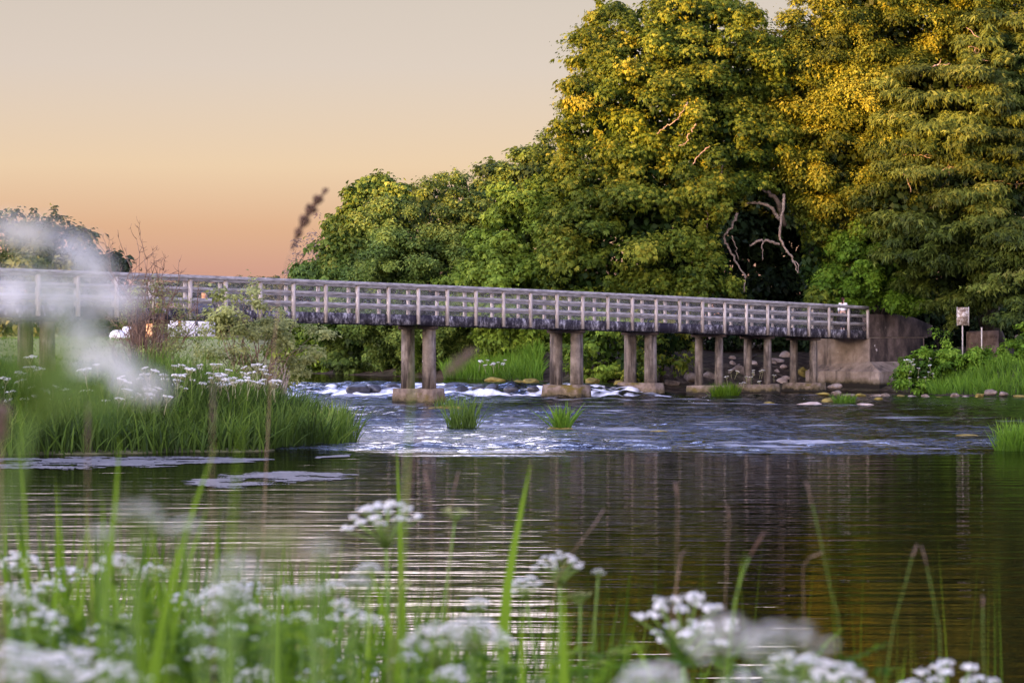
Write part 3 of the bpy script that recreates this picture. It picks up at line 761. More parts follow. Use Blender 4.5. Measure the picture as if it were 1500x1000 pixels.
for (px, py) in [(1345, 228), (1390, 244), (1330, 268), (1420, 130), (1478, 186), (1372, 96), (1430, 80), (1445, 400), (1470, 300), (1400, 245), (1440, 60), (1488, 270), (1458, 175), (1425, 350)]:
    p0 = at(px, py, 131.4 if py > 200 else 133.0); mb = MB()
    for k in range(5):
        e = p0 + _rt.normal(0, 1, 3) * np.array([.55, .3, .4]); P = limb_pts(p0, e, _rt, 6, .16); mb.tube(P, np.linspace(.035, .01, 6), 4)
    world_part(mb, "bare_twig", M["palebark"], t3, b3)
tree("maple_tree", "small bright green maple behind the walker at the bridge end", "tree", 1290, 137,
     [(1280, 388, 60, 56, 136.2), (1240, 420, 36, 36, 136), (1325, 425, 30, 30, 136), (1255, 350, 34, 26, 136.4)], "maple", "lobed", .17, 14, r0=.18, cover=2.1, sub=(.45, .85), hang=.5, tint0=.52)
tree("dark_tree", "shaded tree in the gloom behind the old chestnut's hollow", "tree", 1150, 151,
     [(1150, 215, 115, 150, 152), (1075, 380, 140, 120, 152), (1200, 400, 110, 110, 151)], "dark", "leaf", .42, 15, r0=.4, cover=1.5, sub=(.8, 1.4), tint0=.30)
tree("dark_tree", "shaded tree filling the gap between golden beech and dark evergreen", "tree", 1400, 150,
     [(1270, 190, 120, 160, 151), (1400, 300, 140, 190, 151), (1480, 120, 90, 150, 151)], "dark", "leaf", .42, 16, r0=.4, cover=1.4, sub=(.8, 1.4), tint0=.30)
tree("sycamore_tree", "dark green large-leaved sycamore, leftmost full tree beyond the water", "tree", 510, 158,
     [(520, 388, 50, 62, 152), (553, 318, 40, 46, 152), (480, 428, 34, 32, 151), (580, 292, 24, 24, 152.5), (530, 305, 30, 28, 152), (540, 445, 68, 56, 150)], "sycamore", "lobed", .27, 17, r0=.32, cover=2.0, sub=(.45, 1.05), hang=.7, tint0=.36)
tree("hawthorn_tree", "rounded small-leaved olive green tree in the middle of the tree line", "tree", 640, 148,
     [(632, 345, 84, 66, 143.5), (620, 425, 98, 80, 142), (700, 385, 56, 80, 143), (560, 450, 62, 60, 143.5), (648, 285, 56, 22, 145)], "hawthorn", "leaf", .16, 18, r0=.28, cover=1.9, sub=(.42, .8), hang=0, tint0=.5)
tree("young_chestnut_tree", "light green chestnut with dense leaves left of the huge old chestnut", "tree", 775, 142,
     [(768, 345, 62, 70, 138.5), (758, 435, 78, 78, 137.5), (830, 410, 48, 80, 138), (800, 320, 40, 46, 139)], "lime", "lobed", .21, 19, r0=.25, cover=2.0, sub=(.5, .95), hang=.8, tint0=.46)
tree("oak_tree", "dull dark oak rising behind the light green chestnut", "tree", 760, 158,
     [(768, 268, 48, 46, 153), (794, 236, 26, 34, 153), (728, 292, 34, 28, 152), (704, 335, 34, 52, 152)], "hawthorn", "leaf", .22, 20, r0=.3, cover=1.7, sub=(.5, 1.0), tint0=.34, hang=.2)
tree("alder_tree", "thin pinkish half-bare treetop at the left end of the tree line", "tree", 455, 165,
     [(448, 372, 22, 26, 160), (468, 345, 18, 24, 160), (432, 395, 16, 14, 160)], "pinkish", "leaf", .17, 21, r0=.10, cover=.30, sub=(.4, .7), core=False, tint0=.5, hang=0)
# shrubs that hang over the water behind the piers
for k, (lab, lobes, mat, kind, size, t0) in enumerate([
    ("yellow green shrub above the water just right of the reed bank", [(455, 500, 40, 42, 156), (490, 515, 40, 36, 155), (425, 490, 26, 40, 157)], "lime", "leaf", .22, .40),
    ("dark shrub overhanging the weir left of the first tall pier", [(545, 515, 48, 36, 150), (575, 500, 36, 40, 149)], "hawthorn", "lobed", .24, .42),
    ("bushy shrub directly behind the first tall pier", [(640, 510, 46, 40, 145), (612, 525, 34, 28, 144)], "hawthorn", "leaf", .20, .50),
    ("leafy shrub between the first and second tall piers", [(770, 508, 46, 44, 138), (722, 480, 40, 34, 140), (800, 520, 34, 36, 136)], "lime", "lobed", .20, .42),
    ("bright drooping shrub behind the second pier's columns", [(882, 512, 44, 48, 129.5), (850, 490, 36, 30, 131)], "lime", "palm", .19, .48),
    ("low branches hanging to the rocks left of the short piers", [(965, 505, 34, 40, 130), (998, 490, 28, 22, 131), (930, 540, 30, 26, 128.5)], "chestnut", "palm", .19, .55)]):
    rng = np.random.default_rng(200 + k)
    c0 = at(lobes[0][0], 560, lobes[0][4] + 1.0); c0[2] = float(ground_z(np.array([c0[0]]), np.array([c0[1]]))[0])
    t = empty("shrub", c0); tag(t, lab, "shrub", "shrubs along the far bank under the bridge")
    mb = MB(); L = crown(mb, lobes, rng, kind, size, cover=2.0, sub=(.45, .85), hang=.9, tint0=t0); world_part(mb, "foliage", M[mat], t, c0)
    mb = MB()
    for c, r in L:
        for q in range(3): mb.tube(limb_pts(c0 + rng.normal(0, .2, 3) * np.array([1, 1, 0]), c + rng.normal(0, .4, 3), rng, 6, .1), np.linspace(.06, .02, 6), 5)
    world_part(mb, "stem", M["bark"], t, c0)
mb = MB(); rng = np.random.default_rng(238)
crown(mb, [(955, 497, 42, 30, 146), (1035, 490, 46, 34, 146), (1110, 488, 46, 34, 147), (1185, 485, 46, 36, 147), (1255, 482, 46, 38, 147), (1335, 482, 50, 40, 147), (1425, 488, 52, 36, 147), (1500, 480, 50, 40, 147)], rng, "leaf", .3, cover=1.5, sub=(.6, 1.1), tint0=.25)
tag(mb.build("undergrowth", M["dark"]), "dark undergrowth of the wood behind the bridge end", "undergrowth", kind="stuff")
# right bank plants
for k, (lab, lobes, mat, kind, size) in enumerate([
    ("low mound of bright green nettles beside the abutment plinth", [(1368, 540, 42, 26, 127.5), (1345, 552, 28, 24, 127)], "weed", "leaf", .16),
    ("low mound of green leaves below the sign posts", [(1432, 540, 44, 28, 127.5), (1462, 552, 34, 24, 127)], "weed", "leaf", .16),
    ("green leafy bush at the right edge of the bank", [(1510, 520, 36, 40, 128)], "maple", "leaf", .2)]):
    rng = np.random.default_rng(240 + k)
    c0 = at(lobes[0][0], 560, lobes[0][4]); c0[2] = float(ground_z(np.array([c0[0]]), np.array([c0[1]]))[0])
    t = empty("bush", c0); tag(t, lab, "bush", "bushes on the right bank")
    mb = MB(); L = crown(mb, lobes, rng, kind, size, cover=2.2, sub=(.3, .6), hang=.5, tint0=.52); world_part(mb, "foliage", M[mat], t, c0)
    mb = MB()
    for c, r in L: mb.tube(limb_pts(c0, c, rng, 5, .1), np.linspace(.04, .015, 5), 5)
    world_part(mb, "stem", M["bark"], t, c0)
tree("sapling", "slender young sapling growing against the dark parapet", "sapling", 1378, 128.6,
     [(1374, 505, 12, 26, 128.6), (1382, 482, 7, 18, 128.6), (1368, 492, 8, 8, 128.6)], "maple", "leaf", .13, 31, r0=.035, cover=.6, sub=(.16, .32), core=False, dens=.7, ragged=.5)
# distant trees and hedges on the left
for k, (lab, bx, Z, lobes) in enumerate([
    ("big distant tree behind the bridge at the left edge", 50, 265, [(20, 400, 70, 72, 262), (75, 385, 58, 52, 262), (40, 350, 36, 22, 262)]),
    ("distant tree sloping down behind the bare twigs at the left", 125, 275, [(118, 400, 50, 48, 272), (160, 415, 34, 30, 272), (100, 450, 60, 40, 270)]),
    ("low distant tree behind the bridge above the white house", 265, 420, [(235, 440, 50, 32, 410), (290, 446, 46, 28, 410)]),
    ("low distant tree behind the bridge right of the white house", 370, 430, [(350, 445, 42, 32, 420), (395, 436, 30, 28, 420), (330, 465, 30, 24, 420), (418, 450, 32, 40, 410)]),
    ("dark distant tree under the bridge left of the sunset-coloured house", 160, 330, [(110, 470, 46, 22, 320), (175, 462, 46, 28, 320), (60, 470, 40, 24, 320)])]):
    tree("distant_tree", lab, "tree", bx, Z, lobes, "hedge", "leaf", .55, 40 + k, r0=.3, group="trees beyond the far meadow", cover=1.3, sub=(.9, 1.8), tint0=.45, hang=.1)
# a far belt of woodland along the horizon
mb = MB(); rng = np.random.default_rng(91)
lob = [(x, 478 + rng.normal(0, 2), rng.uniform(16, 30), rng.uniform(10, 18), 900) for x in range(-300, 700, 22)]
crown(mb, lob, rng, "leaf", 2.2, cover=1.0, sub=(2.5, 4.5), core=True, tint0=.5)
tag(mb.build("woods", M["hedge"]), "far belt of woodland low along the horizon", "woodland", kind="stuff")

# ------------------------------------------------------------------ left reed bank
rng = np.random.default_rng(301)
def scatter(n, xr, yr, ok, rng):
    out = []
    while sum(len(o) for o in out) < n:
        x = rng.uniform(*xr, 4 * n); y = rng.uniform(*yr, 4 * n); k = ok(x, y); out.append(np.stack([x, y], -1)[k])
    p = np.concatenate(out)[:n]
    return np.column_stack([p, ground_z(p[:, 0], p[:, 1])])
left = lambda lo, hi: (lambda x, y: (river_sd(x, y) > lo) & (river_sd(x, y) < hi) & (x < -2) & (y > 50))
mb = MB()
b = scatter(12500, (-16, -3), (62, 80), left(-.5, 5.5), rng)
hh = (1.2 + .45 * fbm(b[:, 0] * .5, b[:, 1] * .5, 61)) * rng.uniform(.65, 1.15, len(b)); hh *= np.where(b[:, 0] > -5.6, .85, 1) * (1 + .42 * sstep(river_sd(b[:, 0], b[:, 1]), .2, 3))
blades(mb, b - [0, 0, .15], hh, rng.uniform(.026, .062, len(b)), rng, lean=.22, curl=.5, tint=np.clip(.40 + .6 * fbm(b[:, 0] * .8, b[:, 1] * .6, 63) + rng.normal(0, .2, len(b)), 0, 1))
b = scatter(9000, (-24, -4), (70, 110), left(4, 30), rng)
blades(mb, b, rng.uniform(.4, .8, len(b)), rng.uniform(.03, .06, len(b)), rng, lean=.3, tint=np.clip(.5 + rng.normal(0, .2, len(b)), 0, 1))
tag(mb.build("reeds", M["reed"]), "thick green reeds lining the left bank", "reeds", kind="stuff")
mb = MB(); b = scatter(5200, (-18, -5), (65, 78), left(1.5, 7), rng)
nn = nrm(rng.normal(0, .5, b.shape) + [0, -.4, 1]); dd = rand_dir(rng, len(b)); dd = nrm(dd - nn * np.sum(dd * nn, 1)[:, None])
zz = rng.uniform(.2, .8, len(b)); leaf_quads(mb, b + np.column_stack([0 * zz, 0 * zz, zz]), nn, dd, rng.uniform(.10, .22, len(b)), rng.uniform(.05, .11, len(b)), np.clip(.25 + .3 * zz + rng.normal(0, .15, len(b)), 0, 1))
tag(mb.build("undergrowth", M["weed"]), "leafy undergrowth among the reeds of the left bank", "undergrowth", kind="stuff")
# far meadow grass
mb = MB(); b = scatter(9000, (-70, -6), (95, 240), lambda x, y: (river_sd(x, y) > 3) & (x < -.13 * y + 6), rng)
blades(mb, b, rng.uniform(.12, .28, len(b)) * (1 + 1.2 * sstep(-b[:, 1], -125, -95)), rng.uniform(.05, .12, len(b)), rng, lean=.4, segs=2, tint=np.clip(.8 + rng.normal(0, .15, len(b)), 0, 1))
tag(mb.build("grass", M["reed"]), "pale meadow grass beyond the bridge on the left", "grass", kind="stuff")

def floret_cloud(mb, c, r, n, fr, rng, flat=.45, tint=None):
    """tiny six-sided florets packed in a flattened dome"""
    e = rand_dir(rng, n); e[:, 2] = np.abs(e[:, 2]); P = c + e * r * np.array([1, 1, flat * 1.4]) * (rng.uniform(.05, 1, n) ** .45)[:, None]
    nn = nrm(e * .8 + np.array([0, 0, .6]) + rng.normal(0, .35, (n, 3))); a = nrm(np.cross(nn, rand_dir(rng, n))); b2 = np.cross(nn, a)
    th = np.arange(6) / 6 * 2 * np.pi
    rr = fr * rng.uniform(.7, 1.2, n)
    ring = P[:, None] + rr[:, None, None] * (np.cos(th)[None, :, None] * a[:, None] + np.sin(th)[None, :, None] * b2[:, None]) * np.array([1, .8, 1, .8, 1, .8])[None, :, None]
    i = (np.arange(n) * 6)[:, None]
    q = np.concatenate([i + [0, 1, 2, 3], i + [0, 3, 4, 5]])
    mb.add(ring.reshape(-1, 3), q, tint=np.repeat(np.clip(rng.normal(.7, .25, n), 0, 1) if tint is None else np.full(n, tint), 6))

# small white umbels along the top of the reed bank: one plant built, the others copied
def bank_umbel(name, seed):
    rg_ = np.random.default_rng(seed); mb = MB()
    for k in range(9):
        a = rg_.uniform(0, 6.28); rr = .085 * rg_.uniform(.1, 1) ** .5; floret_cloud(mb, np.array([math.cos(a) * rr, math.sin(a) * rr, -.25 * rr + .62]), .030, 12, .013, rg_)
    for k in range(5):
        a = k * 1.26; mb.tube([[0, 0, .5], [math.cos(a) * .06, math.sin(a) * .06, .6]], .006, 4, tint=0)
    mb.tube([[0, 0, .3], [.01, 0, .4], [0, 0, .52]], .007, 5, tint=0)
    return mb
um_mesh = [bank_umbel("cow_parsley", s).build("cow_parsley", M["petal"]) for s in (1, 2, 3)]
for o in um_mesh: col.objects.unlink(o)
spots = []
rng = np.random.default_rng(310)
for n_, (x0, x1, y0, y1, za, zb) in ((46, (235, 405, 532, 560, 68, 72.5)), (16, (0, 60, 520, 590, 66.5, 70)), (26, (60, 240, 530, 590, 66.5, 70)), (16, (170, 360, 545, 572, 67.5, 70))):
    for k in range(n_): spots.append((rng.uniform(x0, x1), rng.uniform(y0, y1), rng.uniform(za, zb), rng.uniform(1.0, 1.9), "white cow parsley flowering along the top of the reed bank", "cow parsley flowering along the top of the reed bank"))
for k in range(9): spots.append((rng.uniform(688, 745), rng.uniform(526, 536), 131, rng.uniform(1.0, 1.6), "white cow parsley on the grassy far bank beneath the bridge", "cow parsley on the far bank beneath the bridge"))
for k in range(14): spots.append((rng.uniform(1050, 1135), rng.uniform(540, 562), 128.2, rng.uniform(.9, 1.4), "white flowers growing among the stones behind the short piers", "white flowers behind the short piers"))
for k in range(14): spots.append((rng.uniform(1322, 1375), rng.uniform(522, 556), 125.8, rng.uniform(.7, 1.2), "white flowers among the green plants beside the abutment", "white flowers beside the abutment"))
for px, py, Z, s, lab, grp in spots:
    o = um_mesh[int(rng.integers(3))].copy(); o.name = "cow_parsley"; col.objects.link(o)
    p = at(px, py, Z); o.location = p - np.array([0, 0, .62 * s]); o.scale = (s, s, s); o.rotation_euler = (rng.normal(0, .15), rng.normal(0, .15), rng.uniform(0, 6.28))
    tag(o, lab, "flower", grp)

# far-bank and islet grasses
def tuft(name, label, cat, px, py, Z, rx, n, h, seed, mat="reed", w=(.02, .04), ry=None, zb=None, mound=None, tint=.55, lean=.25):
    rg_ = np.random.default_rng(seed); c = at(px, py, Z)
    c[2] = zb if zb is not None else 0.0
    t = empty(name, c); tag(t, label, cat)
    a = rg_.uniform(0, 6.28, n); r = np.sqrt(rg_.uniform(0, 1, n)); b = np.stack([np.cos(a) * r * rx, np.sin(a) * r * (ry or rx * .7), 0 * a - .1], -1)
    mb = MB(); blades(mb, b, h * rg_.uniform(.45, 1.05, n), rg_.uniform(*w, n), rg_, lean=lean, curl=.35, tint=np.clip(rg_.normal(tint, .18, n), 0, 1))
    mb.build("blades" if mound else "leaves", M[mat], t)
    if mound: rock_mesh(MB(), mound, seed).build("mossy_mound", M["mossrock"], t, smooth=True)
    return t
def rock_mesh(mb, size, seed, sub=3):
    bm = bmesh.new(); bmesh.ops.create_icosphere(bm, subdivisions=sub, radius=1.0)
    rg_ = np.random.default_rng(seed); cuts = [(Vector(rand_dir(rg_, 1)[0]), rg_.uniform(.55, .85)) for _ in range(9)]
    for v in bm.verts:
        for nrm_, dd in cuts:
            x = v.co.dot(nrm_) - dd
            if x > 0: v.co -= nrm_ * x * .85
        p = v.co; k = float(fbm(np.array([p.x * 1.6 + p.z + seed]), np.array([p.y * 1.6 - p.z]), seed, 4)[0]); v.co *= 1 + .22 * k
        v.co = Vector((v.co.x * size[0], v.co.y * size[1], v.co.z * size[2]))
    bm.verts.ensure_lookup_table()
    V = [tuple(v.co) for v in bm.verts]; T = [[v.index for v in f.verts] for f in bm.faces]; bm.free()
    return mb.add(V, tris=T)
tuft("reed_tuft", "tuft of upright reeds standing alone in the rapids before the first tall pier", "reed tuft", 677, 625, 82, .42, 190, 1.3, 401, w=(.018, .034), tint=.45)
tuft("reed_tuft", "small grass on a brown mossy mound just behind the lone reed tuft", "grass tuft", 655, 598, 101, .5, 110, .75, 402, w=(.02, .035), mound=(.75, .5, .16), tint=.62)
tuft("water_plant", "leafy plant on an ochre mossy hummock in the middle of the rapids", "water plant", 823, 627, 81, .22, 110, 1.0, 403, mat="weed", w=(.03, .06), mound=(.46, .32, .10), lean=.4)
tuft("grass_tuft", "bright green grass clump at the foot of the first short pier", "grass tuft", 1062, 581, 121.2, .62, 420, .85, 404, mat="grass", w=(.02, .04), lean=.4, tint=.5, ry=.4)
tuft("grass_tuft", "pale green grass clump in the shallows before the abutment", "grass tuft", 1237, 590, 111, .42, 150, .55, 405, mat="weed", w=(.025, .05), lean=.4)
tuft("reed_islet", "clump of pale green reeds rising from the water at the right edge", "reed clump", 1492, 660, 66.5, .55, 420, 1.0, 406, mat="weed", w=(.02, .035), tint=.62)
tuft("moss_clump", "tiny ochre moss clump awash near the right edge of the rapids", "moss", 1417, 637, 76, .10, 26, .08, 407, mat="weed", mound=(.34, .24, .06), tint=.8)
tuft("moss_clump", "small ochre moss hummock awash right of the leafy water plant", "moss", 964, 632, 79, .08, 20, .07, 408, mat="weed", mound=(.26, .2, .05), tint=.8)
mb = MB(); rng = np.random.default_rng(330)
b = scatter(2600, (-3.5, 1.5), (129, 139), lambda x, y: (river_sd(x, y) > -.1) & (river_sd(x, y) < 3.5), rng)
blades(mb, b, rng.uniform(.5, 1.25, len(b)), rng.uniform(.03, .06, len(b)), rng, lean=.25, tint=np.clip(rng.normal(.62, .15, len(b)), 0, 1))
b = scatter(6500, (17.5, 36), (112, 128), lambda x, y: (river_sd(x, y) > -.3) & (river_sd(x, y) < 3.6) & (x > 17.6 + .12 * (y - 122)), rng)
blades(mb, b, rng.uniform(.35, .95, len(b)), rng.uniform(.03, .055, len(b)), rng, lean=.25, tint=np.clip(rng.normal(.55, .18, len(b)), 0, 1))
tag(mb.build("bank_grass", M["weed"]), "tall bright grass along the far and right banks", "grass", kind="stuff")

# floating weed mats
def mat_weed():
    m, nt, out = new_mat("floating weed")
    geo = N(nt, "ShaderNodeNewGeometry")
    mp = N(nt, "ShaderNodeMapping"); mp.inputs["Scale"].default_value = (1.5, 3.0, 1); nt.links.new(geo.outputs["Position"], mp.inputs["Vector"])
    n1 = N(nt, "ShaderNodeTexNoise", i_Scale=1.6, i_Detail=8.0, i_Roughness=.75); nt.links.new(mp.outputs[0], n1.inputs["Vector"])
    c = ramp(nt, n1.outputs["Fac"], [(.36, (.012, .012, .007)), (.48, (.055, .047, .038)), (.60, (.14, .120, .105)), (.78, (.27, .245, .24))])
    p = N(nt, "ShaderNodeBsdfPrincipled", i_Roughness=.6); nt.links.new(c, p.inputs["Base Color"])
    bp_ = N(nt, "ShaderNodeBump", i_Strength=.7, i_Distance=.03); nt.links.new(n1.outputs["Fac"], bp_.inputs["Height"]); nt.links.new(bp_.outputs[0], p.inputs["Normal"])
    nt.links.new(p.outputs[0], out.inputs[0]); return m
M["weedmat"] = mat_weed()
def water_at(px, py): 
    Z = F * H / (py - HZ); return np.array([(px - 750) / F * Z, Z, 0.0])
def weed_mat(label, top, bottom, seed):
    tp = np.array([water_at(*p) for p in top]); bt = np.array([water_at(*p) for p in bottom])
    n, m = 460, 44; t = np.linspace(0, 1, n); f = lambda P: np.stack([np.interp(t, np.linspace(0, 1, len(P)), P[:, j]) for j in range(3)], -1)
    A, B = f(tp), f(bt); s1 = np.linspace(0, 1, m); s = s1[None, :, None]
    V = A[:, None] * (1 - s) + B[:, None] * s
    V[..., 2] = .010 + .004 * (fbm(V[..., 0] * 6, V[..., 1] * 6, seed, 3))
    edge = np.minimum(1, 4 * np.minimum(s1, 1 - s1))[None] * np.minimum(1, 9 * np.minimum(t, 1 - t))[:, None]
    keep = 1.5 * fbm(V[..., 0] * .8, V[..., 1] * 1.6, seed + 9, 3) + 1.0 * fbm(V[..., 0] * 3.5, V[..., 1] * 6, seed + 5, 4) > .62 - .98 * edge
    i = np.arange(n - 1)[:, None] * m + np.arange(m - 1)[None]; kk = keep[:-1, :-1]
    q = np.stack([i, i + m, i + m + 1, i + 1], -1)[kk]
    mb = MB(); mb.add(V.reshape(-1, 3), q.reshape(-1, 4))
    tag(mb.build("weed_mat", M["weedmat"], smooth=True), label, "floating weed", kind="thing")
weed_mat("long grey mat of floating weed along the foot of the reed bank", [(-60, 668), (120, 668), (260, 667), (405, 670)], [(-60, 686), (120, 690), (240, 684), (400, 676)], 71)
weed_mat("pale broken raft of floating weed on the dark pool below the reeds", [(262, 705), (330, 694), (430, 688), (520, 689)], [(268, 712), (345, 720), (420, 710), (530, 700)], 73)
weed_mat("thin sliver of floating weed at the tip of the reed bank", [(458, 669), (515, 665)], [(460, 672), (512, 669)], 75)

# rocks
def rock(label, px, py, Z, size, mat, seed, group=None, zb=None):
    c = on_ground(px, py) if py < 566 and Z > 126 else at(px, py, Z)
    o = rock_mesh(MB(), size, seed).build("rock", M[mat], smooth=False); o.location = c; o.rotation_euler = (0, 0, seed * 1.7)
    tag(o, label, "rock", group)
wr = "wet boulders in the white water of the weir"
for k, (px, py, Z, s) in enumerate([(440, 572, 121, .6), (462, 570, 121, .5), (490, 566, 122, .45), (524, 571, 119, .75), (548, 569, 119.5, .5), (575, 566, 121, .45), (662, 566, 121, .5), (676, 571, 119, .5), (700, 569, 119.5, .4), (722, 568, 120, .5), (748, 571, 119, .4), (510, 562, 124, .4), (782, 570, 119.5, .4), (880, 570, 120.5, .35)]):
    rock("dark wet boulder breaking the white water of the weir", px, py, Z, (s * .8, s * .6, s * .42), "wetrock", 500 + k, wr)
for k, (lab, px, py, Z, s, mt) in enumerate([
    ("round orange-brown rock at the far end of the weir", 759, 564, 122.5, (.34, .3, .26), "mossrock"),
    ("flat brown rock below the grassy far bank", 727, 558, 127, (.75, .4, .22), "mossrock"),
    ("brown rock below the shrub left of the second pier", 778, 560, 124.5, (.5, .35, .22), "mossrock"),
    ("ochre mossy stone between the second and third piers", 906, 563, 122.5, (.35, .3, .22), "mossrock"),
    ("brown mossy stone under the bright drooping shrub", 868, 560, 124.5, (.5, .4, .22), "mossrock"),
    ("large flat pale rock in the shallows before the abutment", 1187, 592, 109, (.62, .45, .12), "palerock"),
    ("ochre rock touching the large flat pale rock", 1214, 587, 112, (.45, .3, .16), "mossrock"),
    ("long pale rock right of the pale grass clump", 1268, 594, 108.5, (.40, .3, .11), "palerock"),
    ("yellow mossy stone at the foot of the plinth", 1288, 584, 115, (.30, .22, .11), "mossrock"),
    ("small ochre stone awash left of the large pale rock", 1127, 591, 110, (.26, .2, .09), "mossrock"),
    ("broken pale boulder high under the bridge between short piers", 1150, 522, 132.5, (.45, .35, .33), "palerock"),
    ("pale slab leaning under the bridge below the broken boulder", 1137, 530, 131.5, (.55, .3, .22), "palerock"),
    ("round pale stone beside the last short pier's footing", 1146, 560, 127.6, (.36, .3, .24), "palerock"),
    ("orange-lit boulder behind the second short pier", 1086, 545, 130, (.42, .4, .42), "rock"),
    ("brown boulder at the dark water's edge left of the short piers", 1010, 555, 129, (.55, .4, .34), "rock"),
    ("low dark boulder beneath the hanging branches", 985, 562, 127.8, (.7, .4, .26), "rock"),
    ("brown stone behind the first short pier's left column", 1040, 552, 129, (.4, .4, .34), "rock"),
    ("mossy boulder behind the last pair of short columns", 1177, 548, 131, (.45, .4, .36), "mossrock"),
    ("grey stone lying against the abutment's foot", 1222, 566, 126.5, (.38, .3, .18), "rock")]):
    rock(lab, px, py, Z, s, mt, 540 + k)
rng = np.random.default_rng(345)
for k in range(16):
    px = 1205 + k * 19 + rng.normal(0, 5)
    rock("small brown stone along the muddy edge of the right bank", px, 578 + rng.normal(0, 2) + (k > 5) * 2, 121.5 - .05 * k, (rng.uniform(.2, .42), .25, rng.uniform(.08, .16)), "rock" if k % 3 else "mossrock", 580 + k, "stones along the edge of the right bank")
for k in range(20):
    px = rng.uniform(1065, 1200); py = rng.uniform(516, 560); rock("small stone on the earth slope under the bridge", px, py, 133.5 - (py - 516) * .11, (rng.uniform(.12, .28), .2, rng.uniform(.1, .2)), "rock" if k % 2 else "palerock", 620 + k, "stones on the slope under the bridge")
mb = MB(); P = np.array([on_ground(x, y) + [0, 0, .08] for x, y in ((1068, 548), (1080, 538), (1096, 528), (1108, 522))]); mb.tube(P, [.07, .06, .05, .03], 6)
tag(mb.build("driftwood_branch", M["palebark"], smooth=True), "pale driftwood branch lying on the slope behind short piers", "driftwood")

# ------------------------------------------------------------------ left bank shrubs, bare twigs
def twiggy():
    rg_ = np.random.default_rng(350); b = at(215, 560, 86); b[2] = 1.2
    t = empty("bare_shrub", b); tag(t, "leafless brown shrub with long thin twigs in front of the bridge", "shrub")
    mb = MB(); thin = MB()
    for k in range(46):
        px = rg_.uniform(168, 300); py = rg_.uniform(395, 500) if k > 9 else [352, 345, 372, 368, 385, 350, 380, 392, 400, 376][k]
        if k < 10: px = [140, 205, 182, 160, 190, 200, 216, 172, 230, 211][k]
        e = at(px, py, 86 + rg_.normal(0, .6)); P = limb_pts(b + rg_.normal(0, .22, 3) * [1, 1, 0], e, rg_, 9, .07)
        mb.tube(P, np.linspace(.028, .007, 9), 5)
        for q in range(9):
            i = int(rg_.integers(3, 9)); d = nrm((P[min(i, 8)] - P[i - 1])) + rg_.normal(0, .45, 3); P2 = limb_pts(P[i], P[i] + nrm(d) * rg_.uniform(.25, .75), rg_, 5, .08)
            thin.tube(P2, np.linspace(.011, .004, 5), 4)
            for _ in range(2): e2 = P2[3] + nrm(P2[4] - P2[2] + rg_.normal(0, .15, 3)) * rg_.uniform(.12, .3); thin.tube([P2[3], (P2[3] + e2) / 2 + rg_.normal(0, .02, 3), e2], [.007, .005, .003], 4)
    world_part(mb, "stem", M["twig"], t, b); world_part(thin, "twig", M["twig"], t, b)
    lb = MB(); crown(lb, [(225, 470, 46, 60, 86), (265, 500, 40, 40, 86)], rg_, "leaf", .07, cover=.18, sub=(.3, .5), core=False, tint0=.4); world_part(lb, "leaves", M["willow"], t, b)
twiggy()
def willow():
    rg_ = np.random.default_rng(360); b = at(372, 570, 84); b[2] = 1.0
    t = empty("willow_bush", b); tag(t, "airy pale green willow bush in front of the bridge near the reed tip", "bush")
    lb = MB(); L = crown(lb, [(365, 480, 44, 42, 84), (395, 510, 44, 40, 84.5), (345, 520, 36, 36, 84), (425, 520, 26, 34, 85), (335, 450, 26, 24, 84), (308, 532, 30, 22, 84), (442, 505, 28, 36, 86)], rg_, "leaf", .12, cover=.8, sub=(.25, .6), core=False, hang=0, tint0=.5, ragged=.45)
    world_part(lb, "leaves", M["willow"], t, b)
    mb = MB()
    for c, r in L:
        for k in range(8):
            e = c + r * rand_dir(rg_, 1)[0] * 1.05; e[2] = max(e[2], c[2]); mb.tube(limb_pts(b + rg_.normal(0, .15, 3) * [1, 1, 0], e, rg_, 7, .06), np.linspace(.022, .005, 7), 4)
    world_part(mb, "stem", M["twig"], t, b)
    d = at(408, 590, 78); d[2] = .6
    t2 = empty("dead_plant", d); tag(t2, "pale dead plant stalks at the back of the reed bank tip", "dead plant")
    mb = MB()
    for k in range(26):
        e = at(rg_.uniform(398, 425), rg_.uniform(528, 575), 78 + rg_.normal(0, .3)); P = limb_pts(d + rg_.normal(0, .1, 3) * [1, 1, 0], e, rg_, 6, .08); mb.tube(P, np.linspace(.018, .006, 6), 4)
    world_part(mb, "stalks", M["palebark"], t2, d)
willow()

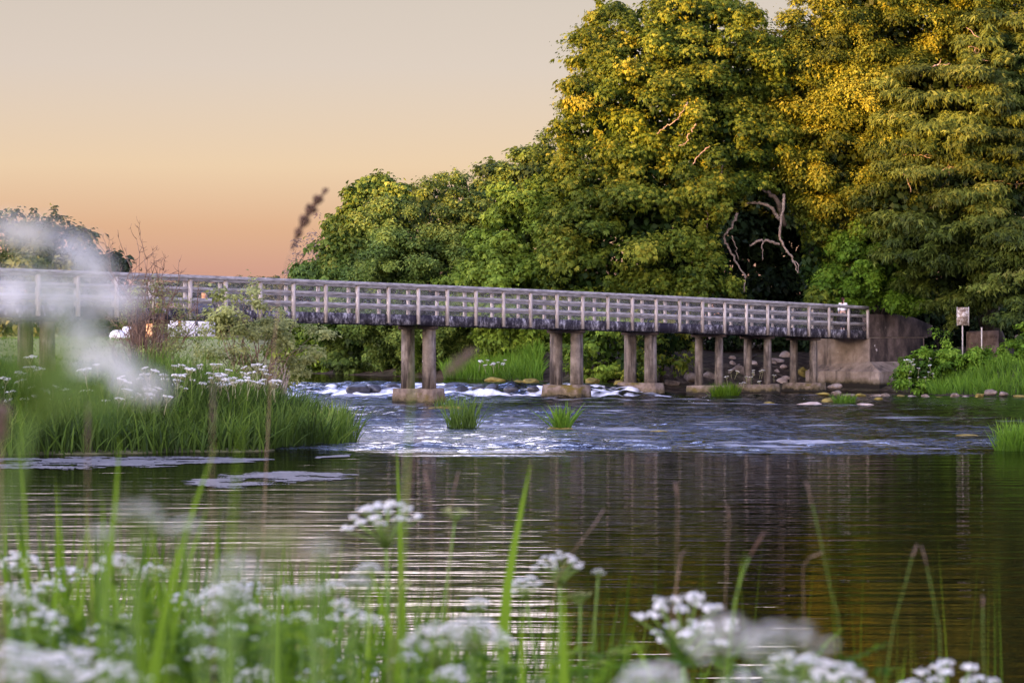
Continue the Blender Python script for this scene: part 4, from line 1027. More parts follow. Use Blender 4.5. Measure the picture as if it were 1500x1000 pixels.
# ------------------------------------------------------------------ far left: houses, bales, fence
def house(label, x0, x1, ytop, yeave, ybase, Z, wall, wins, depth=7.0, roofmat="slate", gable=False):
    A = at(x0, ybase, Z); Bp = at(x1, ybase, Z); zt_ = at(0, yeave, Z)[2]; zr = at(0, ytop, Z)[2]
    b = np.array([(A[0] + Bp[0]) / 2, Z, A[2] - .3]); w = (Bp[0] - A[0]) / 2; h = zt_ - b[2]; hr = zr - b[2]
    t = empty("house", b); tag(t, label, "house")
    mb = MB(); mb.hexa([[-w, 0, 0], [w, 0, 0], [w, depth, 0], [-w, depth, 0], [-w, 0, h], [w, 0, h], [w, depth, h], [-w, depth, h]])
    mb.add([[-w, .001, h + .001], [-w, depth - .001, h + .001], [-w + .001, depth / 2, hr - .1], [w, .001, h + .001], [w, depth - .001, h + .001], [w - .001, depth / 2, hr - .1]], tris=[[0, 1, 2], [3, 5, 4]])
    mb.build("wall", wall, t)
    mb = MB(); e = .25
    for s in (0, 1):
        y0, y1 = (-e, depth / 2) if s == 0 else (depth + e, depth / 2)
        mb.hexa([[-w - e, y0, h - .12], [w + e, y0, h - .12], [w + e, y1, hr], [-w - e, y1, hr], [-w - e, y0, h + .06], [w + e, y0, h + .06], [w + e, y1, hr + .18], [-w - e, y1, hr + .18]])
    rf = mb.build("roof", M[roofmat], t)
    mb = MB(); mb.box(w * .5, w * .5 + .7, depth / 2 - .35, depth / 2 + .35, hr - .5, hr + 1.0); mb.build("chimney", M["stonewall"], rf)
    for (px, py, pw, ph, mt) in wins:
        c = at(px, py, Z) - b; m = Z / F; wx_, wz_ = pw * m / 2, ph * m / 2
        fr = MB(); 
        for (xa, xb, za, zb) in ((-wx_ - .08, -wx_, -wz_ - .08, wz_ + .08), (wx_, wx_ + .08, -wz_ - .08, wz_ + .08), (-wx_, wx_, wz_, wz_ + .08), (-wx_, wx_, -wz_ - .08, -wz_)): fr.box(c[0] + xa, c[0] + xb, -.06, .02, c[2] + za, c[2] + zb)
        f = fr.build("window", M["whitepaint"], t); pm = MB(); pm.box(c[0] - wx_, c[0] + wx_, -.03, .02, c[2] - wz_, c[2] + wz_); pm.build("pane", M[mt], f)
house("white rendered house with small dark windows seen below the bridge", 246, 306, 438, 463, 499, 330, M["white_wall"], [(263, 474, 4, 9, "ochre"), (288, 474, 4, 6, "pane"), (288, 491, 4, 6, "pane"), (263, 491, 4, 6, "pane")])
house("house wall with orange sunlight in its colour between bridge pier and bare shrub", 200, 230, 456, 471, 499, 300, M["sunlit_peach_wall"], [(206, 484, 4, 7, "pane")], depth=6)
def bale(label, px, py, Z, r, rz, seed):
    c = at(px, py, Z); mb = MB(); n = 20
    xs = np.array([-.60, -.55, -.5, -.2, .2, .5, .55, .60]); rr = np.array([.55, .86, .97, 1.0, .99, .97, .86, .55]) * r
    mb.tube(np.stack([xs, 0 * xs, 0 * xs], -1) * r / .6 * .9, rr, n)
    t = empty("wrapped_bale", c); tag(t, label, "bale"); t.rotation_euler = (0, 0, rz)
    mb.build("wrap", M["bale"], t, smooth=True)
    sp = MB(); th = np.linspace(0, 14, 60); P = np.stack([0 * th - .905 * r, np.cos(th) * th / 14 * r * .5, np.sin(th) * th / 14 * r * .5], -1); sp.tube(P, .025, 4); sp.build("end_swirl", M["galv"], t)
bale("round white wrapped bale lying in the meadow left of the bare shrub", 173, 494, 225, .62, 1.2, 1)
bale("white wrapped bale propped higher behind the bare shrub", 189, 488, 240, .62, .4, 2)
def fence():
    Z = 235; t = empty("rail_fence", at(115, 503, Z)); b = np.array(t.location); tag(t, "low white rail fence crossing the meadow beyond the bridge", "fence")
    for k in range(14):
        p = at(78 + k * 6.4, 503, Z) - b; mb = MB(); mb.box(p[0] - .06, p[0] + .06, -.06, .06, -.4, .55); mb.build("post", M["whitepaint"], t)
    for z in (.15, .42):
        p0 = at(78, 503, Z) - b; p1 = at(78 + 13 * 6.4, 503, Z) - b; mb = MB(); mb.box(p0[0] - .1, p1[0] + .1, -.095, -.063, z, z + .1); mb.build("rail", M["whitepaint"], t)
fence()

# ------------------------------------------------------------------ signs, stone wall by the path
def post_at(px, ytop, ybase, Z, r=.03):
    c = at(px, ybase, Z); return c, at(px, ytop, Z)[2] - c[2]
c, h_ = post_at(1410, 452, 522, 129.5); t = empty("signpost", c); tag(t, "weathered white sign board on a thin pole beside the right bank", "sign")
mb = MB(); mb.tube([[0, 0, -.6], [0, 0, h_ * .5], [0, 0, h_]], .035, 8); mb.build("pole", M["galv"], t)
mb = MB(); mb.box(-.26, .27, -.075, -.04, h_ - .80, h_ + .06); mb.build("sign_board", M["sign"], t)
mb = MB(); mb.box(-.29, -.263, -.08, -.035, h_ - .83, h_ + .09); mb.box(.273, .30, -.08, -.035, h_ - .83, h_ + .09); mb.build("sign_frame", M["galv"], t)
c, h_ = post_at(1438, 480, 522, 129.5); t = empty("metal_post", c); tag(t, "thin bare grey post right of the weathered sign", "post")
mb = MB(); mb.tube([[0, 0, -.6], [0, 0, h_ * .5], [0, 0, h_]], .035, 8); mb.build("pole", M["galv"], t); mb = MB(); mb.tube([[0, 0, h_ + .001], [0, 0, h_ + .03]], .042, 8); mb.build("cap", M["galv"], t)
c = at(1441, 512, 137); mb = MB(); b = np.array([0, 0, 0])
bm_w = [[-.82, 0, -.5], [.80, 0, -.5], [.80, .6, -.5], [-.82, .6, -.5], [-.82, 0, .92], [.70, .02, .95], [.70, .6, .95], [-.82, .6, .92]]
o = MB().hexa(bm_w).build("stone_wall", M["stonewall"]); o.location = c; rough_mesh(o, .10, 2.3, 88); tag(o, "short rough brown stone wall behind the sign posts", "wall")

# ------------------------------------------------------------------ the walker
def skinned(name, verts, edges, radii, mat, parent, root=0, sub=2):
    me = bpy.data.meshes.new(name); me.from_pydata(verts, edges, []); me.materials.append(mat)
    o = link(bpy.data.objects.new(name, me), parent)
    md = o.modifiers.new("skin", "SKIN"); md.use_smooth_shade = True
    for k, r in enumerate(radii):
        s = me.skin_vertices[0].data[k]; s.radius = (r, r) if not isinstance(r, tuple) else r; s.use_root = (k == root)
    m2 = o.modifiers.new("sub", "SUBSURF"); m2.levels = sub; m2.render_levels = sub
    return o
def person():
    i = float(i_at(1260)); p = bp(i, -1.0); z = float(zt(i)) - 1.25
    t = empty("person", (p[0], p[1], z)); tag(t, "person in a white top and dark trousers walking along the bridge end", "person")
    t.rotation_euler = (0, 0, math.atan2(U[1], U[0]) - math.pi / 2 + .35)
    V = [(0, 0, .93), (0, 0, 1.08), (0, .01, 1.24), (0, 0, 1.37), (0, 0, 1.45), (0, .02, 1.52), (0, .03, 1.60), (0, .02, 1.66)]
    Rr = [(.13, .10), (.115, .09), (.135, .095), (.12, .08), .048, .062, .078, .055]; E = [(k, k + 1) for k in range(7)]
    def add(prev, pts, rad):
        for q, r in zip(pts, rad): V.append(q); Rr.append(r); E.append((prev, len(V) - 1)); prev = len(V) - 1
        return prev
    ends = []
    for s, sw in ((-1, 1), (1, -1)):
        add(0, [(.09 * s, .0, .86), (.095 * s, .10 * sw + .02, .50), (.095 * s, .16 * sw - .10, .10), (.095 * s, .16 * sw + .06, .035)], [.085, .058, .038, .032])
        w = add(3, [(.165 * s, 0, 1.36), (.205 * s, -.06 * sw, 1.12), (.20 * s, -.14 * sw + .09, .91), (.20 * s, -.15 * sw + .11, .85)], [.052, .040, .026, .026])
        x, y, zz = V[w]
        for k, (dx, ln) in enumerate(((-.026, .065), (-.009, .078), (.009, .072), (.025, .056))):
            add(w, [(x + dx * .9, y + .006, zz - .035), (x + dx, y + .014, zz - .035 - ln * .5), (x + dx, y + .004, zz - .035 - ln)], [.009, .008, .007])
        add(w, [(x - .03 * s, y + .025, zz - .012), (x - .034 * s, y + .04, zz - .045)], [.010, .008])
    add(6, [(0, .105, 1.585), (0, .118, 1.575)], [.014, .010])                                    # nose
    add(6, [(-.082, .01, 1.59)], [.014]); add(6, [(.082, .01, 1.59)], [.014])                    # ears
    skinned("body", V, E, Rr, M["skin"], t)
    for s in (-1, 1):
        mb = MB(); rock_ = rock_mesh(mb, (.011, .008, .009), 3, sub=2); e = mb.build("eye", M["pane"], t); e.location = (.031 * s, .103, 1.605)
    mb = MB(); mb.tube([[-.024, .098, 1.545], [0, .106, 1.543], [.024, .098, 1.545]], [.004, .007, .004], 6); mb.build("mouth", M["sunlit_peach_wall"], t)
    SV = [(0, 0, .98), (0, 0, 1.10), (0, .01, 1.24), (0, 0, 1.36), (0, 0, 1.41)]; SR = [(.155, .125), (.145, .115), (.16, .118), (.14, .098), .065]; SE = [(k, k + 1) for k in range(4)]
    for s, sw in ((-1, 1), (1, -1)):
        n = len(SV); SV += [(.165 * s, 0, 1.36), (.205 * s, -.06 * sw, 1.12), (.203 * s, -.12 * sw + .06, .98)]; SR += [.066, .054, .046]; SE += [(3, n), (n, n + 1), (n + 1, n + 2)]
    skinned("top", SV, SE, SR, M["shirt"], t)
    TV = [(0, 0, .98), (0, 0, .90)]; TR = [(.140, .11), (.145, .115)]; TE = [(0, 1)]
    for s, sw in ((-1, 1), (1, -1)):
        n = len(TV); TV += [(.092 * s, .0, .84), (.095 * s, .10 * sw + .02, .50), (.095 * s, .16 * sw - .09, .13)]; TR += [.10, .072, .055]; TE += [(1, n), (n, n + 1), (n + 1, n + 2)]
    skinned("trousers", TV, TE, TR, M["trousers"], t)
    for s, sw in ((-1, 1), (1, -1)):
        skinned("shoe", [(.095 * s, .16 * sw - .13, .05), (.095 * s, .16 * sw - .02, .045), (.095 * s, .16 * sw + .10, .032)], [(0, 1), (1, 2)], [.046, .046, .034], M["shoe"], t)
    skinned("hair", [(0, -.01, 1.68), (0, -.035, 1.62), (0, -.06, 1.57), (0, -.115, 1.56), (0, -.135, 1.46), (0, -.12, 1.34)], [(0, 1), (1, 2), (2, 3), (3, 4), (4, 5)], [.066, .088, .068, .030, .036, .014], M["hair"], t)
person()

# ------------------------------------------------------------------ foreground bank plants
def gz(x, y): return float(ground_z(np.array([x]), np.array([y]))[0])
def two_mats(a, b, name, ma, mb_, parent=None):
    """florets (a) and their rays (b) as one mesh with a material each"""
    qa, ta = sum(len(x) for x in a.q), sum(len(x) for x in a.t); qb = sum(len(x) for x in b.q)
    c = MB()
    for src in (a, b):
        off = c.n
        c.v += src.v; c.a += src.a; c.n += src.n; c.q += [x + off for x in src.q]; c.t += [x + off for x in src.t]
    o = c.build(name, ma, parent); o.data.materials.append(mb_)
    idx = np.zeros(len(o.data.polygons), np.int32); idx[qa:qa + qb] = 1; idx[qa + qb + ta:] = 1
    o.data.polygons.foreach_set("material_index", idx); return o
def head_mesh(seed, n_rays=22, Rr=.050, dome=.60, fr=.0024, nf=30, ur=.0084, mat="petal", tint=None, name="flower_head"):
    """umbel: rays fan out from the stem tip, each ending in an umbellet of tiny florets"""
    rg_ = np.random.default_rng(seed); mb = MB(); ry = MB()
    for k in range(n_rays):
        a = k * 2.39996 + rg_.normal(0, .15); rr = Rr * math.sqrt((k + .5) / n_rays); z = .032 + dome * .05 * (1 - (rr / Rr) ** 2) + rg_.normal(0, .002)
        tip = np.array([math.cos(a) * rr, math.sin(a) * rr, z])
        ry.tube([[0, 0, 0], tip * [.55, .55, .6], tip - [0, 0, .003]], [.0010, .0008, .0007], 4, tint=.8)
        for j in range(6):
            aa = j * 1.05; ry.tube([tip - [0, 0, .003], tip + np.array([math.cos(aa) * ur * .6, math.sin(aa) * ur * .6, .001])], .0004, 3, tint=.9)
        floret_cloud(mb, tip, ur * rg_.uniform(.8, 1.15), nf, fr, rg_, flat=.4, tint=tint)
    me = two_mats(mb, ry, name, M[mat], M["stem"]); col.objects.unlink(me); return me
HEADS = {"w": [head_mesh(s) for s in (11, 12, 13)],
         "open": [head_mesh(s, n_rays=16, nf=34, ur=.0098, Rr=.053, dome=.6, fr=.0021) for s in (21, 22)],
         "y": [head_mesh(s, n_rays=13, nf=16, ur=.006, fr=.0020, dome=.15, mat="seedgreen") for s in (31, 32)]}
frng = np.random.default_rng(700)
def fern_leaf(mb, p, d, L, rng, tint=.5):
    """divided leaf: rib with paired leaflets"""
    d = nrm(d); s = nrm(np.cross(d, [0, 0, 1.0])); P, D, LL = [], [], []
    for k in range(9):
        t = .2 + .8 * k / 8
        for q in (-1, 1):
            P.append(p + d * L * t + np.array([0, 0, -.15 * L * t * t])); D.append(nrm(d * .7 + s * q * 1.0 + rng.normal(0, .12, 3))); LL.append(L * .42 * (1 - .72 * t))
    P, D, LL = np.array(P), np.array(D), np.array(LL); nn = nrm(np.cross(D, s * 0 + np.cross(d, s)) * 0 + np.array([0, -.2, 1.0]) + rng.normal(0, .15, P.shape))
    nn = nrm(nn - D * np.sum(nn * D, 1)[:, None]); leaf_quads(mb, P, nn, D, LL, LL * .34, np.clip(rng.normal(tint, .12, len(P)), 0, 1))
def parsley(label, px, py, Z, wpx, kind="w", tilt=(0, 0), lean=None, leaf=True, group=None):
    Z = Z * (1.0 + .4 * min(1.0, max(0.0, (Z - 1.5) / 1.0)))
    hp = at(px, py, Z); sc = wpx / F * Z / .105
    bx = hp[0] + (frng.normal(0, .06) if lean is None else lean); by = hp[1] + frng.normal(0, .04); b = np.array([bx, by, gz(bx, by) - .03])
    t = empty("cow_parsley", b); tag(t, label, "flower", group)
    top = hp - np.array([0, 0, .05 * sc]) - b
    mid = top * [.35, .35, .55] + frng.normal(0, .02, 3) * [1, 1, 0]
    tt = np.linspace(0, 1, 9)[:, None]; P = 2 * (1 - tt) * tt * mid + tt ** 2 * top
    mb = MB(); mb.tube(P, np.linspace(.0042, .0022, 9) * min(1.2, .6 + .4 * sc), 6, tint=.5); mb.build("stem", M["stem"], t, smooth=True)
    src = HEADS[kind][int(frng.integers(len(HEADS[kind])))]
    h = src.copy(); h.name = "flower_head"; col.objects.link(h); h.parent = t; h.location = top; h.scale = (sc, sc, sc)
    h.rotation_euler = (tilt[0] + frng.normal(0, .08), tilt[1] + frng.normal(0, .08), frng.uniform(0, 6.28))
    if leaf:
        mb = MB()
        for k in range(2): fern_leaf(mb, P[3 + 2 * k], np.array([frng.normal(), frng.normal() * .4, .5]), .10, frng)
        mb.build("leaf", M["weed"], t)
    return t
parsley("large white domed umbel standing over the middle of the dark pool", 566, 748, 3.3, 118, "w")
parsley("flat yellow green seed umbel right of the large white domed umbel", 666, 740, 3.4, 52, "y", lean=-.12)
parsley("white umbel in the middle, above a flat yellow green one", 820, 820, 3.4, 80, "w")
parsley("small white umbel left of and below the middle white one", 772, 851, 3.3, 60, "w", leaf=False)
parsley("flat yellow green umbel below the middle white one", 850, 864, 3.3, 46, "y")
parsley("tiny white flower head just right of the middle umbel", 876, 836, 3.3, 22, "open", leaf=False)
parsley("wide white umbel of separate round clusters near the bottom centre right", 1000, 892, 3.0, 150, "open", tilt=(.25, 0))
parsley("white umbel with loose clusters below the wide one at bottom centre", 1000, 925, 3.1, 110, "open", leaf=False)
parsley("very blurred white umbel close to the viewer at the bottom right", 1155, 938, 1.15, 150, "open", tilt=(.1, .35))
parsley("very blurred white umbel close to the viewer at bottom centre right", 1062, 918, 1.15, 100, "open", tilt=(.1, .5))
parsley("blurred white umbel cut by the bottom edge left of the blurred pair", 960, 985, 1.5, 110, "w", leaf=False)
parsley("blurred white umbel cut by the bottom edge beneath the blurred pair", 1110, 1000, 1.6, 130, "open", leaf=False)
parsley("half blurred white umbel lying between the blurred ones at bottom right", 1165, 970, 2.4, 120, "w", leaf=False)
parsley("half blurred pale umbel at the bottom right beside a yellow leaf", 1225, 985, 2.2, 110, "w", leaf=False)
parsley("rather sharp white umbel cut by the bottom edge at the far right", 1395, 990, 3.0, 150, "open", leaf=False)
parsley("blurred white umbel high on the left above the flag leaves", 200, 748, 1.25, 80, "open", tilt=(.2, .2))
parsley("faint blurred white umbel right of the high left one", 272, 768, 1.35, 50, "w")
parsley("faint blurred white umbel left of the high left one", 148, 778, 1.35, 40, "w")
parsley("large hazy pinkish umbel blurred in the left middle of the bank plants", 400, 768, .95, 120, "y", tilt=(0, .1))
parsley("hazy white umbel blurred just below the hazy pinkish one", 350, 832, 1.05, 80, "open", tilt=(0, -.2))
parsley("hazy small white umbel right of the hazy pinkish one", 470, 800, 1.1, 50, "open")
parsley("pale bluish blurred umbel low in the left centre", 330, 868, 1.2, 60, "open")
low = [(12, 868, 2.3, 60), (38, 880, 2.4, 50), (60, 905, 2.6, 95), (95, 930, 2.7, 70), (150, 930, 2.7, 110), (205, 945, 2.6, 70), (252, 948, 2.8, 58), (292, 922, 2.6, 52), (300, 955, 2.5, 60), (336, 958, 2.9, 48),
       (318, 890, 2.1, 44), (372, 924, 2.9, 44), (402, 905, 2.8, 40), (440, 902, 2.6, 44), (310, 980, 2.8, 40), (250, 980, 2.6, 34), (110, 965, 2.1, 110), (60, 975, 1.7, 150), (20, 960, 1.8, 120), (165, 985, 2.0, 120),
       (470, 940, 2.7, 40), (500, 882, 2.9, 40), (540, 905, 2.7, 44), (640, 930, 2.0, 110), (595, 960, 2.8, 44), (690, 915, 1.9, 90), (455, 862, 2.0, 60), (520, 850, 1.9, 50), (375, 985, 2.5, 60), (345, 1000, 2.7, 60), (700, 880, 3.0, 40), (610, 880, 3.0, 44, "y"), (735, 935, 2.6, 46), (660, 985, 2.3, 60)]
for k in range(46):
    px = frng.uniform(-10, 470) if k < 34 else frng.uniform(470, 760); low.append((px, frng.uniform(812, 990), frng.uniform(2.6, 4.4), frng.uniform(36, 84), "y" if k % 6 == 0 else "w"))
for L_ in low:
    parsley("one of the low half blurred white umbels massed in the bottom left bank plants", L_[0], L_[1], L_[2], L_[3], L_[4] if len(L_) > 4 else "w", leaf=bool(L_[0] % 3), group="low white umbels massed in the bottom left bank plants")

# the umbel nearest the viewer, far out of focus at the left edge
def near_umbel():
    Z = .80; root = at(45, 612, Z); b = np.array([root[0] - .55, Z, gz(root[0] - .55, Z) - .03])
    t = empty("cow_parsley", b); tag(t, "hugely blurred white umbel close to the lens at the left edge", "flower")
    mb = MB(); mb.tube(limb_pts(np.zeros(3), root - b, frng, 8, .01), np.linspace(.003, .0015, 8), 7, tint=.5); mb.build("stem", M["stem"], t)
    mb = MB(); ry = MB(); ends = [(18, 345, 1.0), (62, 352, .8), (112, 378, 1.0), (140, 402, .8), (28, 425, 1.1), (14, 452, .8), (108, 432, 1.2), (92, 458, .9), (172, 450, 1.0), (150, 440, .7), (122, 500, .8), (152, 540, 1.15), (196, 570, 1.1), (126, 538, .7), (222, 578, .5)]
    for (px, py, s) in ends:
        e = at(px, py, Z + frng.normal(0, .03)) - b; r0 = root - b
        ry.tube([r0, (r0 + e) / 2 + [0, 0, .002], e - [0, 0, .002]], [.0009, .0006, .0005], 5, tint=1)
        floret_cloud(mb, e, .0082 * s, 22, .0026, frng, flat=.6)
    two_mats(mb, ry, "flower_head", M["petal"], M["stem"], t)
    mb = MB()
    for (px, py) in ((40, 560), (20, 520), (150, 600), (60, 590)): fern_leaf(mb, at(px + 40, py + 40, Z) - b, np.array([-.6, .1, .6]), .03, frng, .6)
    mb.build("leaf", M["weed"], t)
near_umbel()

# broad flag leaves and reed blades, one by one
def flag_leaf(label, pts, wpx, Z, mat="blade", name="flag_leaf", tint=(.35, .85), foot=True):
    Z = Z * (1.0 + .4 * min(1.0, max(0.0, (Z - 1.5) / 1.0)))
    P = np.array([at(x, y, Z) for x, y in pts]); 
    if foot:
        e = P[-1] + nrm(P[-1] - P[-2]) * .15; P = np.vstack([P, [e[0], e[1], gz(e[0], e[1]) - .05]])
    d = np.concatenate([[0], np.cumsum(np.linalg.norm(np.diff(P, axis=0), axis=1))]); t = np.linspace(0, d[-1], 22)
    C = np.stack([np.interp(t, d, P[:, j]) for j in range(3)], -1)
    for _ in range(4): C[1:-1] = (C[:-2] + 2 * C[1:-1] + C[2:]) / 4
    w = wpx / F * Z * np.clip((np.linspace(0, 1, 22) * 4.0) ** .7, .04, 1); T = nrm(np.gradient(C, axis=0)); S = nrm(np.cross(T, [0.15, 1.0, 0])); K = nrm(np.cross(S, T))
    L_ = C - S * w[:, None] * .5; R_ = C + S * w[:, None] * .5; Mid = C + K * w[:, None] * .16
    V = np.stack([L_, Mid, R_], 1).reshape(-1, 3); q = []
    for k in range(21):
        q += [[3 * k, 3 * k + 1, 3 * k + 4, 3 * k + 3], [3 * k + 1, 3 * k + 2, 3 * k + 5, 3 * k + 4]]
    b = C[-1].copy(); mb = MB(); mb.add(V, q, tint=np.repeat(np.linspace(tint[1], tint[0], 22), 3))
    o = mb.build(name, M[mat], origin=b, smooth=True); tag(o, label, "leaf"); return o
flag_leaf("tall upright bright leaf in the left foreground, tip before the weed mat", [(176, 640), (173, 700), (168, 780), (150, 900), (140, 1000)], 17, 2.5)
flag_leaf("tall leaning bright leaf right of the upright one at left", [(318, 648), (288, 720), (262, 790), (232, 900), (215, 1000)], 17, 2.4)
flag_leaf("short leaning leaf just behind the tall leaning one", [(306, 735), (284, 790), (262, 850), (240, 1000)], 13, 2.7)
flag_leaf("short bright leaf tip standing directly behind the large white umbel", [(581, 650), (583, 690), (584, 730), (588, 850), (590, 1000)], 12, 4.4)
flag_leaf("long curved bright leaf rising through the centre of the pool", [(777, 680), (762, 765), (738, 850), (728, 930), (740, 1000)], 20, 3.0)
flag_leaf("bright leaf leaning left beneath the large white umbel", [(536, 812), (556, 870), (580, 930), (588, 1000)], 17, 2.8)
flag_leaf("pale blurred leaf tip over the reed bank at the left", [(361, 560), (348, 610), (330, 655), (322, 760), (330, 1000)], 11, 1.7, tint=(.5, 1))
flag_leaf("yellow green blurred blade crossing the first tall pier", [(611, 478), (604, 530), (596, 580), (590, 700), (584, 1000)], 8, 1.9, tint=(.6, 1))
flag_leaf("thin yellow green blade at the left edge before the reed bank", [(24, 545), (30, 600), (33, 680), (40, 800), (45, 1000)], 8, 2.4)
flag_leaf("wide blurred leaf in the left foreground under the blurred umbel", [(196, 770), (206, 830), (214, 900), (222, 1000)], 46, 1.5, tint=(.3, .5))
flag_leaf("wide blurred dark leaf right of the wide blurred one", [(246, 850), (236, 910), (230, 960), (226, 1000)], 42, 1.5, tint=(.15, .4))
flag_leaf("broad leaf at the bottom centre left of a broader one", [(764, 895), (762, 940), (765, 1000)], 22, 2.4)
flag_leaf("broad bright leaf at the bottom centre below the yellow umbel", [(826, 860), (822, 920), (826, 1000)], 30, 2.4)
flag_leaf("narrow leaf leaning right in the bottom centre", [(800, 905), (806, 950), (810, 1000)], 14, 2.4)
flag_leaf("bright leaf pair's left blade at bottom left", [(86, 780), (80, 850), (78, 920), (76, 1000)], 16, 2.7)
flag_leaf("narrow leaf beside the left edge, leaning right", [(18, 750), (30, 820), (50, 900), (66, 1000)], 14, 2.7)
flag_leaf("broad leaf leaning left low in the left foreground", [(138, 790), (120, 860), (104, 930), (96, 1000)], 20, 2.5)
flag_leaf("broad leaf crossing behind the leaning pair in the left foreground", [(150, 800), (164, 870), (190, 950), (196, 1000)], 16, 2.6)
flag_leaf("broad leaf standing left of the yellow green umbel at bottom", [(640, 880), (632, 930), (626, 1000)], 14, 2.7)
flag_leaf("narrow leaf left of the hazy umbels at bottom", [(410, 830), (404, 900), (408, 1000)], 14, 2.4)
flag_leaf("olive leaf tip right of the wide white umbel", [(1092, 805), (1080, 850), (1070, 880), (1062, 1000)], 8, 2.8, tint=(.4, .9))
flag_leaf("yellow blurred leaf at the bottom right edge of the umbels", [(1322, 975), (1310, 990), (1306, 1000)], 26, 2.2, tint=(.8, 1.0))
flag_leaf("pale yellow leaf lying left of the wide white umbel", [(925, 930), (945, 925), (965, 940), (970, 1000)], 20, 2.6, tint=(.7, 1.0))

# grass seed heads
def seed_head(label, pts, wpx, Z, stem, mat="seed", spike=9, stem_r=.0011, smat="drystalk", name="grass_seed_head"):
    Z = Z * (1.0 + .4 * min(1.0, max(0.0, (Z - 1.5) / 1.0)))
    P = np.array([at(x, y, Z) for x, y in pts]); S = np.array([at(x, y, Z) for x, y in stem])
    g = np.array([S[-1][0], S[-1][1], gz(S[-1][0], S[-1][1]) - .03]); t = empty(name, g); tag(t, label, "grass")
    stem_r *= .75; mb = MB(); C = np.vstack([P[-1], S, g]) ; mb.tube(C - g, stem_r, 5); mb.build("stem", M[smat], t)
    rg_ = np.random.default_rng(int(pts[0][0])); mb = MB(); n = spike * 16; u = rg_.uniform(0, 1, n) ** .9
    d = np.concatenate([[0], np.cumsum(np.linalg.norm(np.diff(P, axis=0), axis=1))]); 
    c = np.stack([np.interp(u * d[-1], d, P[:, j]) for j in range(3)], -1); ax = nrm(P[0] - P[-1])
    wd = wpx / F * Z * (.5 if wpx > 12 else .34) * np.sin(np.pi * np.clip(u * .92 + .06, 0, 1)) ** .7 * (.75 + .35 * np.sin(u * 34))
    r = rand_dir(rg_, n); r = nrm(r - ax * np.sum(r * ax, 1)[:, None]); dr = nrm(r * .55 + ax); nn = nrm(np.cross(dr, rand_dir(rg_, n)))
    leaf_quads(mb, c + r * (wd * .35)[:, None] - g, nn, dr, np.maximum(wd * 1.3, .0022), np.maximum(wd * (.75 if wpx > 12 else .5), .0008), np.clip(rg_.normal(.4, .25, n), 0, 1))
    mb.tube(P - g, .0009, 4); mb.build("seed_head", M[mat], t)
seed_head("dark drooping grass seed head alone against the sunset sky", [(479, 277), (462, 298), (446, 322), (436, 342), (427, 366)], 17, 3.3, [(420, 385), (408, 440), (396, 560), (386, 760), (380, 1000)], spike=34, stem_r=.0011)
seed_head("blurred pinkish brown seed head cut by the left edge", [(2, 596), (0, 620), (-2, 655)], 34, 1.6, [(-4, 700), (0, 1000)], mat="seedpale")
seed_head("blurred brown seed head leaning over the rapids beside the first pier", [(696, 514), (672, 530), (645, 552)], 20, 2.0, [(632, 575), (600, 700), (570, 1000)], mat="seedpale", spike=6, stem_r=.0006)
seed_head("brown blurred reed stalk before the left bank", [(312, 556), (312, 600), (311, 650)], 10, 2.1, [(310, 700), (312, 1000)], mat="seedpale", stem_r=.0005)
seed_head("brown blurred stalk at the left of the reed bank", [(128, 592), (129, 630), (128, 668)], 8, 2.1, [(128, 720), (135, 1000)], mat="seedpale", stem_r=.0005)
seed_head("reddish grass head leaning right above the wide white umbel", [(1120, 778), (1108, 797), (1098, 815)], 9, 2.8, [(1088, 840), (1076, 880), (1062, 1000)], mat="seed", smat="stem", stem_r=.0018)
seed_head("pale pink grass head small above the large white umbel", [(622, 692), (626, 705), (629, 720)], 7, 3.2, [(632, 760), (636, 1000)], mat="seedpale", stem_r=.0006)
seed_head("thin pink grass head right of the centre leaf", [(672, 690), (668, 705), (664, 722)], 6, 3.2, [(660, 760), (655, 1000)], mat="seedpale", stem_r=.0006)
seed_head("small pale grass head in the dark pool below the pier reflections", [(989, 706), (991, 716), (992, 728)], 9, 3.0, [(992, 760), (990, 1000)], mat="seedpale", stem_r=.0006)
seed_head("narrow pale grass head over the dark pool right of centre", [(1064, 738), (1067, 750), (1068, 765)], 6, 3.0, [(1066, 800), (1058, 1000)], mat="seedpale", stem_r=.0006)
seed_head("small pale seed head low on the dark pool at the right", [(1205, 808), (1198, 812), (1186, 816)], 7, 3.0, [(1176, 830), (1180, 1000)], mat="seedpale", spike=4, stem_r=.0005)
seed_head("green bent grass culm with brown tip crossing the right pool", [(1180, 704), (1184, 716), (1190, 738)], 5, 3.0, [(1204, 800), (1216, 860), (1228, 900), (1232, 1000)], mat="seedpale", smat="stem", stem_r=.0009, spike=4)
seed_head("grass culm with brown tip leaning right over the right pool", [(1343, 797), (1340, 806), (1336, 816)], 8, 3.0, [(1325, 860), (1310, 910), (1296, 1000)], mat="seedpale", smat="stem", stem_r=.0009, spike=4)
seed_head("grass culm with brown tip leaning left over the right pool", [(1350, 800), (1354, 812), (1358, 830)], 5, 3.0, [(1366, 870), (1376, 920), (1380, 1000)], mat="seedpale", smat="stem", stem_r=.0009, spike=4)
seed_head("short straight culm with reddish bud near the right edge", [(1439, 872), (1440, 880), (1440, 890)], 8, 3.0, [(1440, 920), (1442, 1000)], mat="seedpale", smat="stem", stem_r=.0010, spike=4)
seed_head("straw coloured grass stalk leaning over the centre of the pool", [(885, 745), (872, 766), (858, 784)], 4, 3.2, [(840, 806), (815, 850), (790, 1000)], mat="seedpale", stem_r=.0007, spike=4)
seed_head("straw stalk with hooked pale tip left of the wide white umbel", [(1004, 806), (998, 812), (996, 826)], 5, 2.9, [(990, 860), (982, 920), (976, 1000)], mat="seedpale", stem_r=.0008, spike=4)

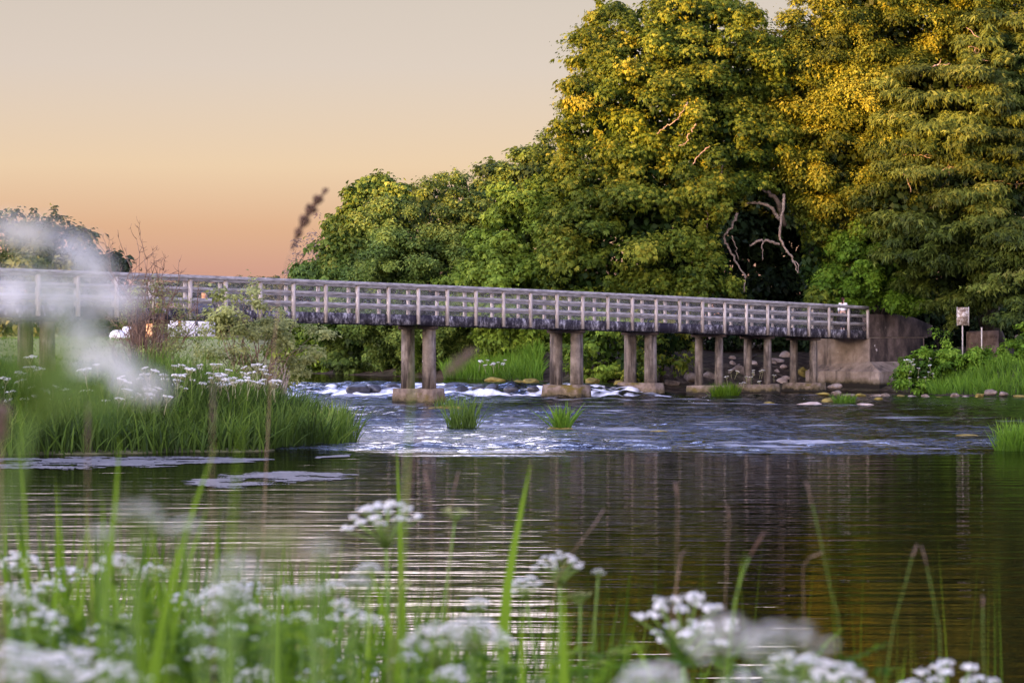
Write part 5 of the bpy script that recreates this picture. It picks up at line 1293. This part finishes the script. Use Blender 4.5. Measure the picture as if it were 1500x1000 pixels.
# fine grasses and leafy growth that nobody could count
mb = MB(); rng = np.random.default_rng(800)
def fg_blades(n, xr, tipr, Zr, wr, lean, tint, straight=.15, bend=None):
    Z = rng.uniform(*Zr, n); px = rng.uniform(*xr, n); tip = tipr(px, n); m = Z / F
    x = (px - 750) * m; base = np.column_stack([x, Z, ground_z(x, Z) - .05]); top = H + (HZ - tip) * m
    blades(mb, base, np.maximum(top - base[:, 2], .1), rng.uniform(*wr, n), rng, lean=lean, segs=5, tint=np.clip(rng.normal(tint, .2, n), 0, 1), curl=straight)
fg_blades(560, (-20, 540), lambda p, n: 680 + .22 * np.abs(p - 130) + np.abs(rng.normal(0, 95, n)), (4.8, 7.6), (.012, .028), .07, .36)
fg_blades(320, (-20, 500), lambda p, n: 800 + np.abs(rng.normal(0, 75, n)), (3.2, 4.8), (.010, .022), .10, .38)
fg_blades(420, (330, 900), lambda p, n: 720 + rng.uniform(0, 240, n), (6.6, 8.4), (.004, .0075), .09, .04, straight=.05)
fg_blades(220, (-20, 400), lambda p, n: 700 + rng.uniform(0, 200, n), (6.4, 8.2), (.004, .0075), .09, .08, straight=.05)
fg_blades(420, (400, 900), lambda p, n: 790 + .12 * np.abs(p - 440) + np.abs(rng.normal(0, 75, n)), (4.6, 7.0), (.010, .022), .09, .40)
fg_blades(60, (900, 1500), lambda p, n: 720 + rng.uniform(0, 250, n), (6.0, 8.0), (.0035, .0055), .05, .3, straight=.05)
fg_blades(130, (900, 1300), lambda p, n: 930 + np.abs(rng.normal(0, 45, n)), (3.4, 5.0), (.008, .016), .10, .45)
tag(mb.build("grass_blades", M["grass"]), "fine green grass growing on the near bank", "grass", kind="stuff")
mb = MB()
for k in range(800):
    px = rng.uniform(-30, 900) if k < 720 else rng.uniform(900, 1300); Z = rng.uniform(3.4, 5.6)
    if px > 450 and k < 720 and rng.random() < .55: px = rng.uniform(-30, 450)
    lim = 925 if px < 450 else (962 if px < 900 else 975)
    p = at(px, lim + abs(rng.normal(0, 50)), Z); fern_leaf(mb, p, np.array([rng.normal(), rng.normal() * .6, .35]), rng.uniform(.04, .10), rng, rng.uniform(.05, .85))
tag(mb.build("bank_foliage", M["grass"]), "leafy green undergrowth at the foot of the near bank flowers", "undergrowth", kind="stuff")
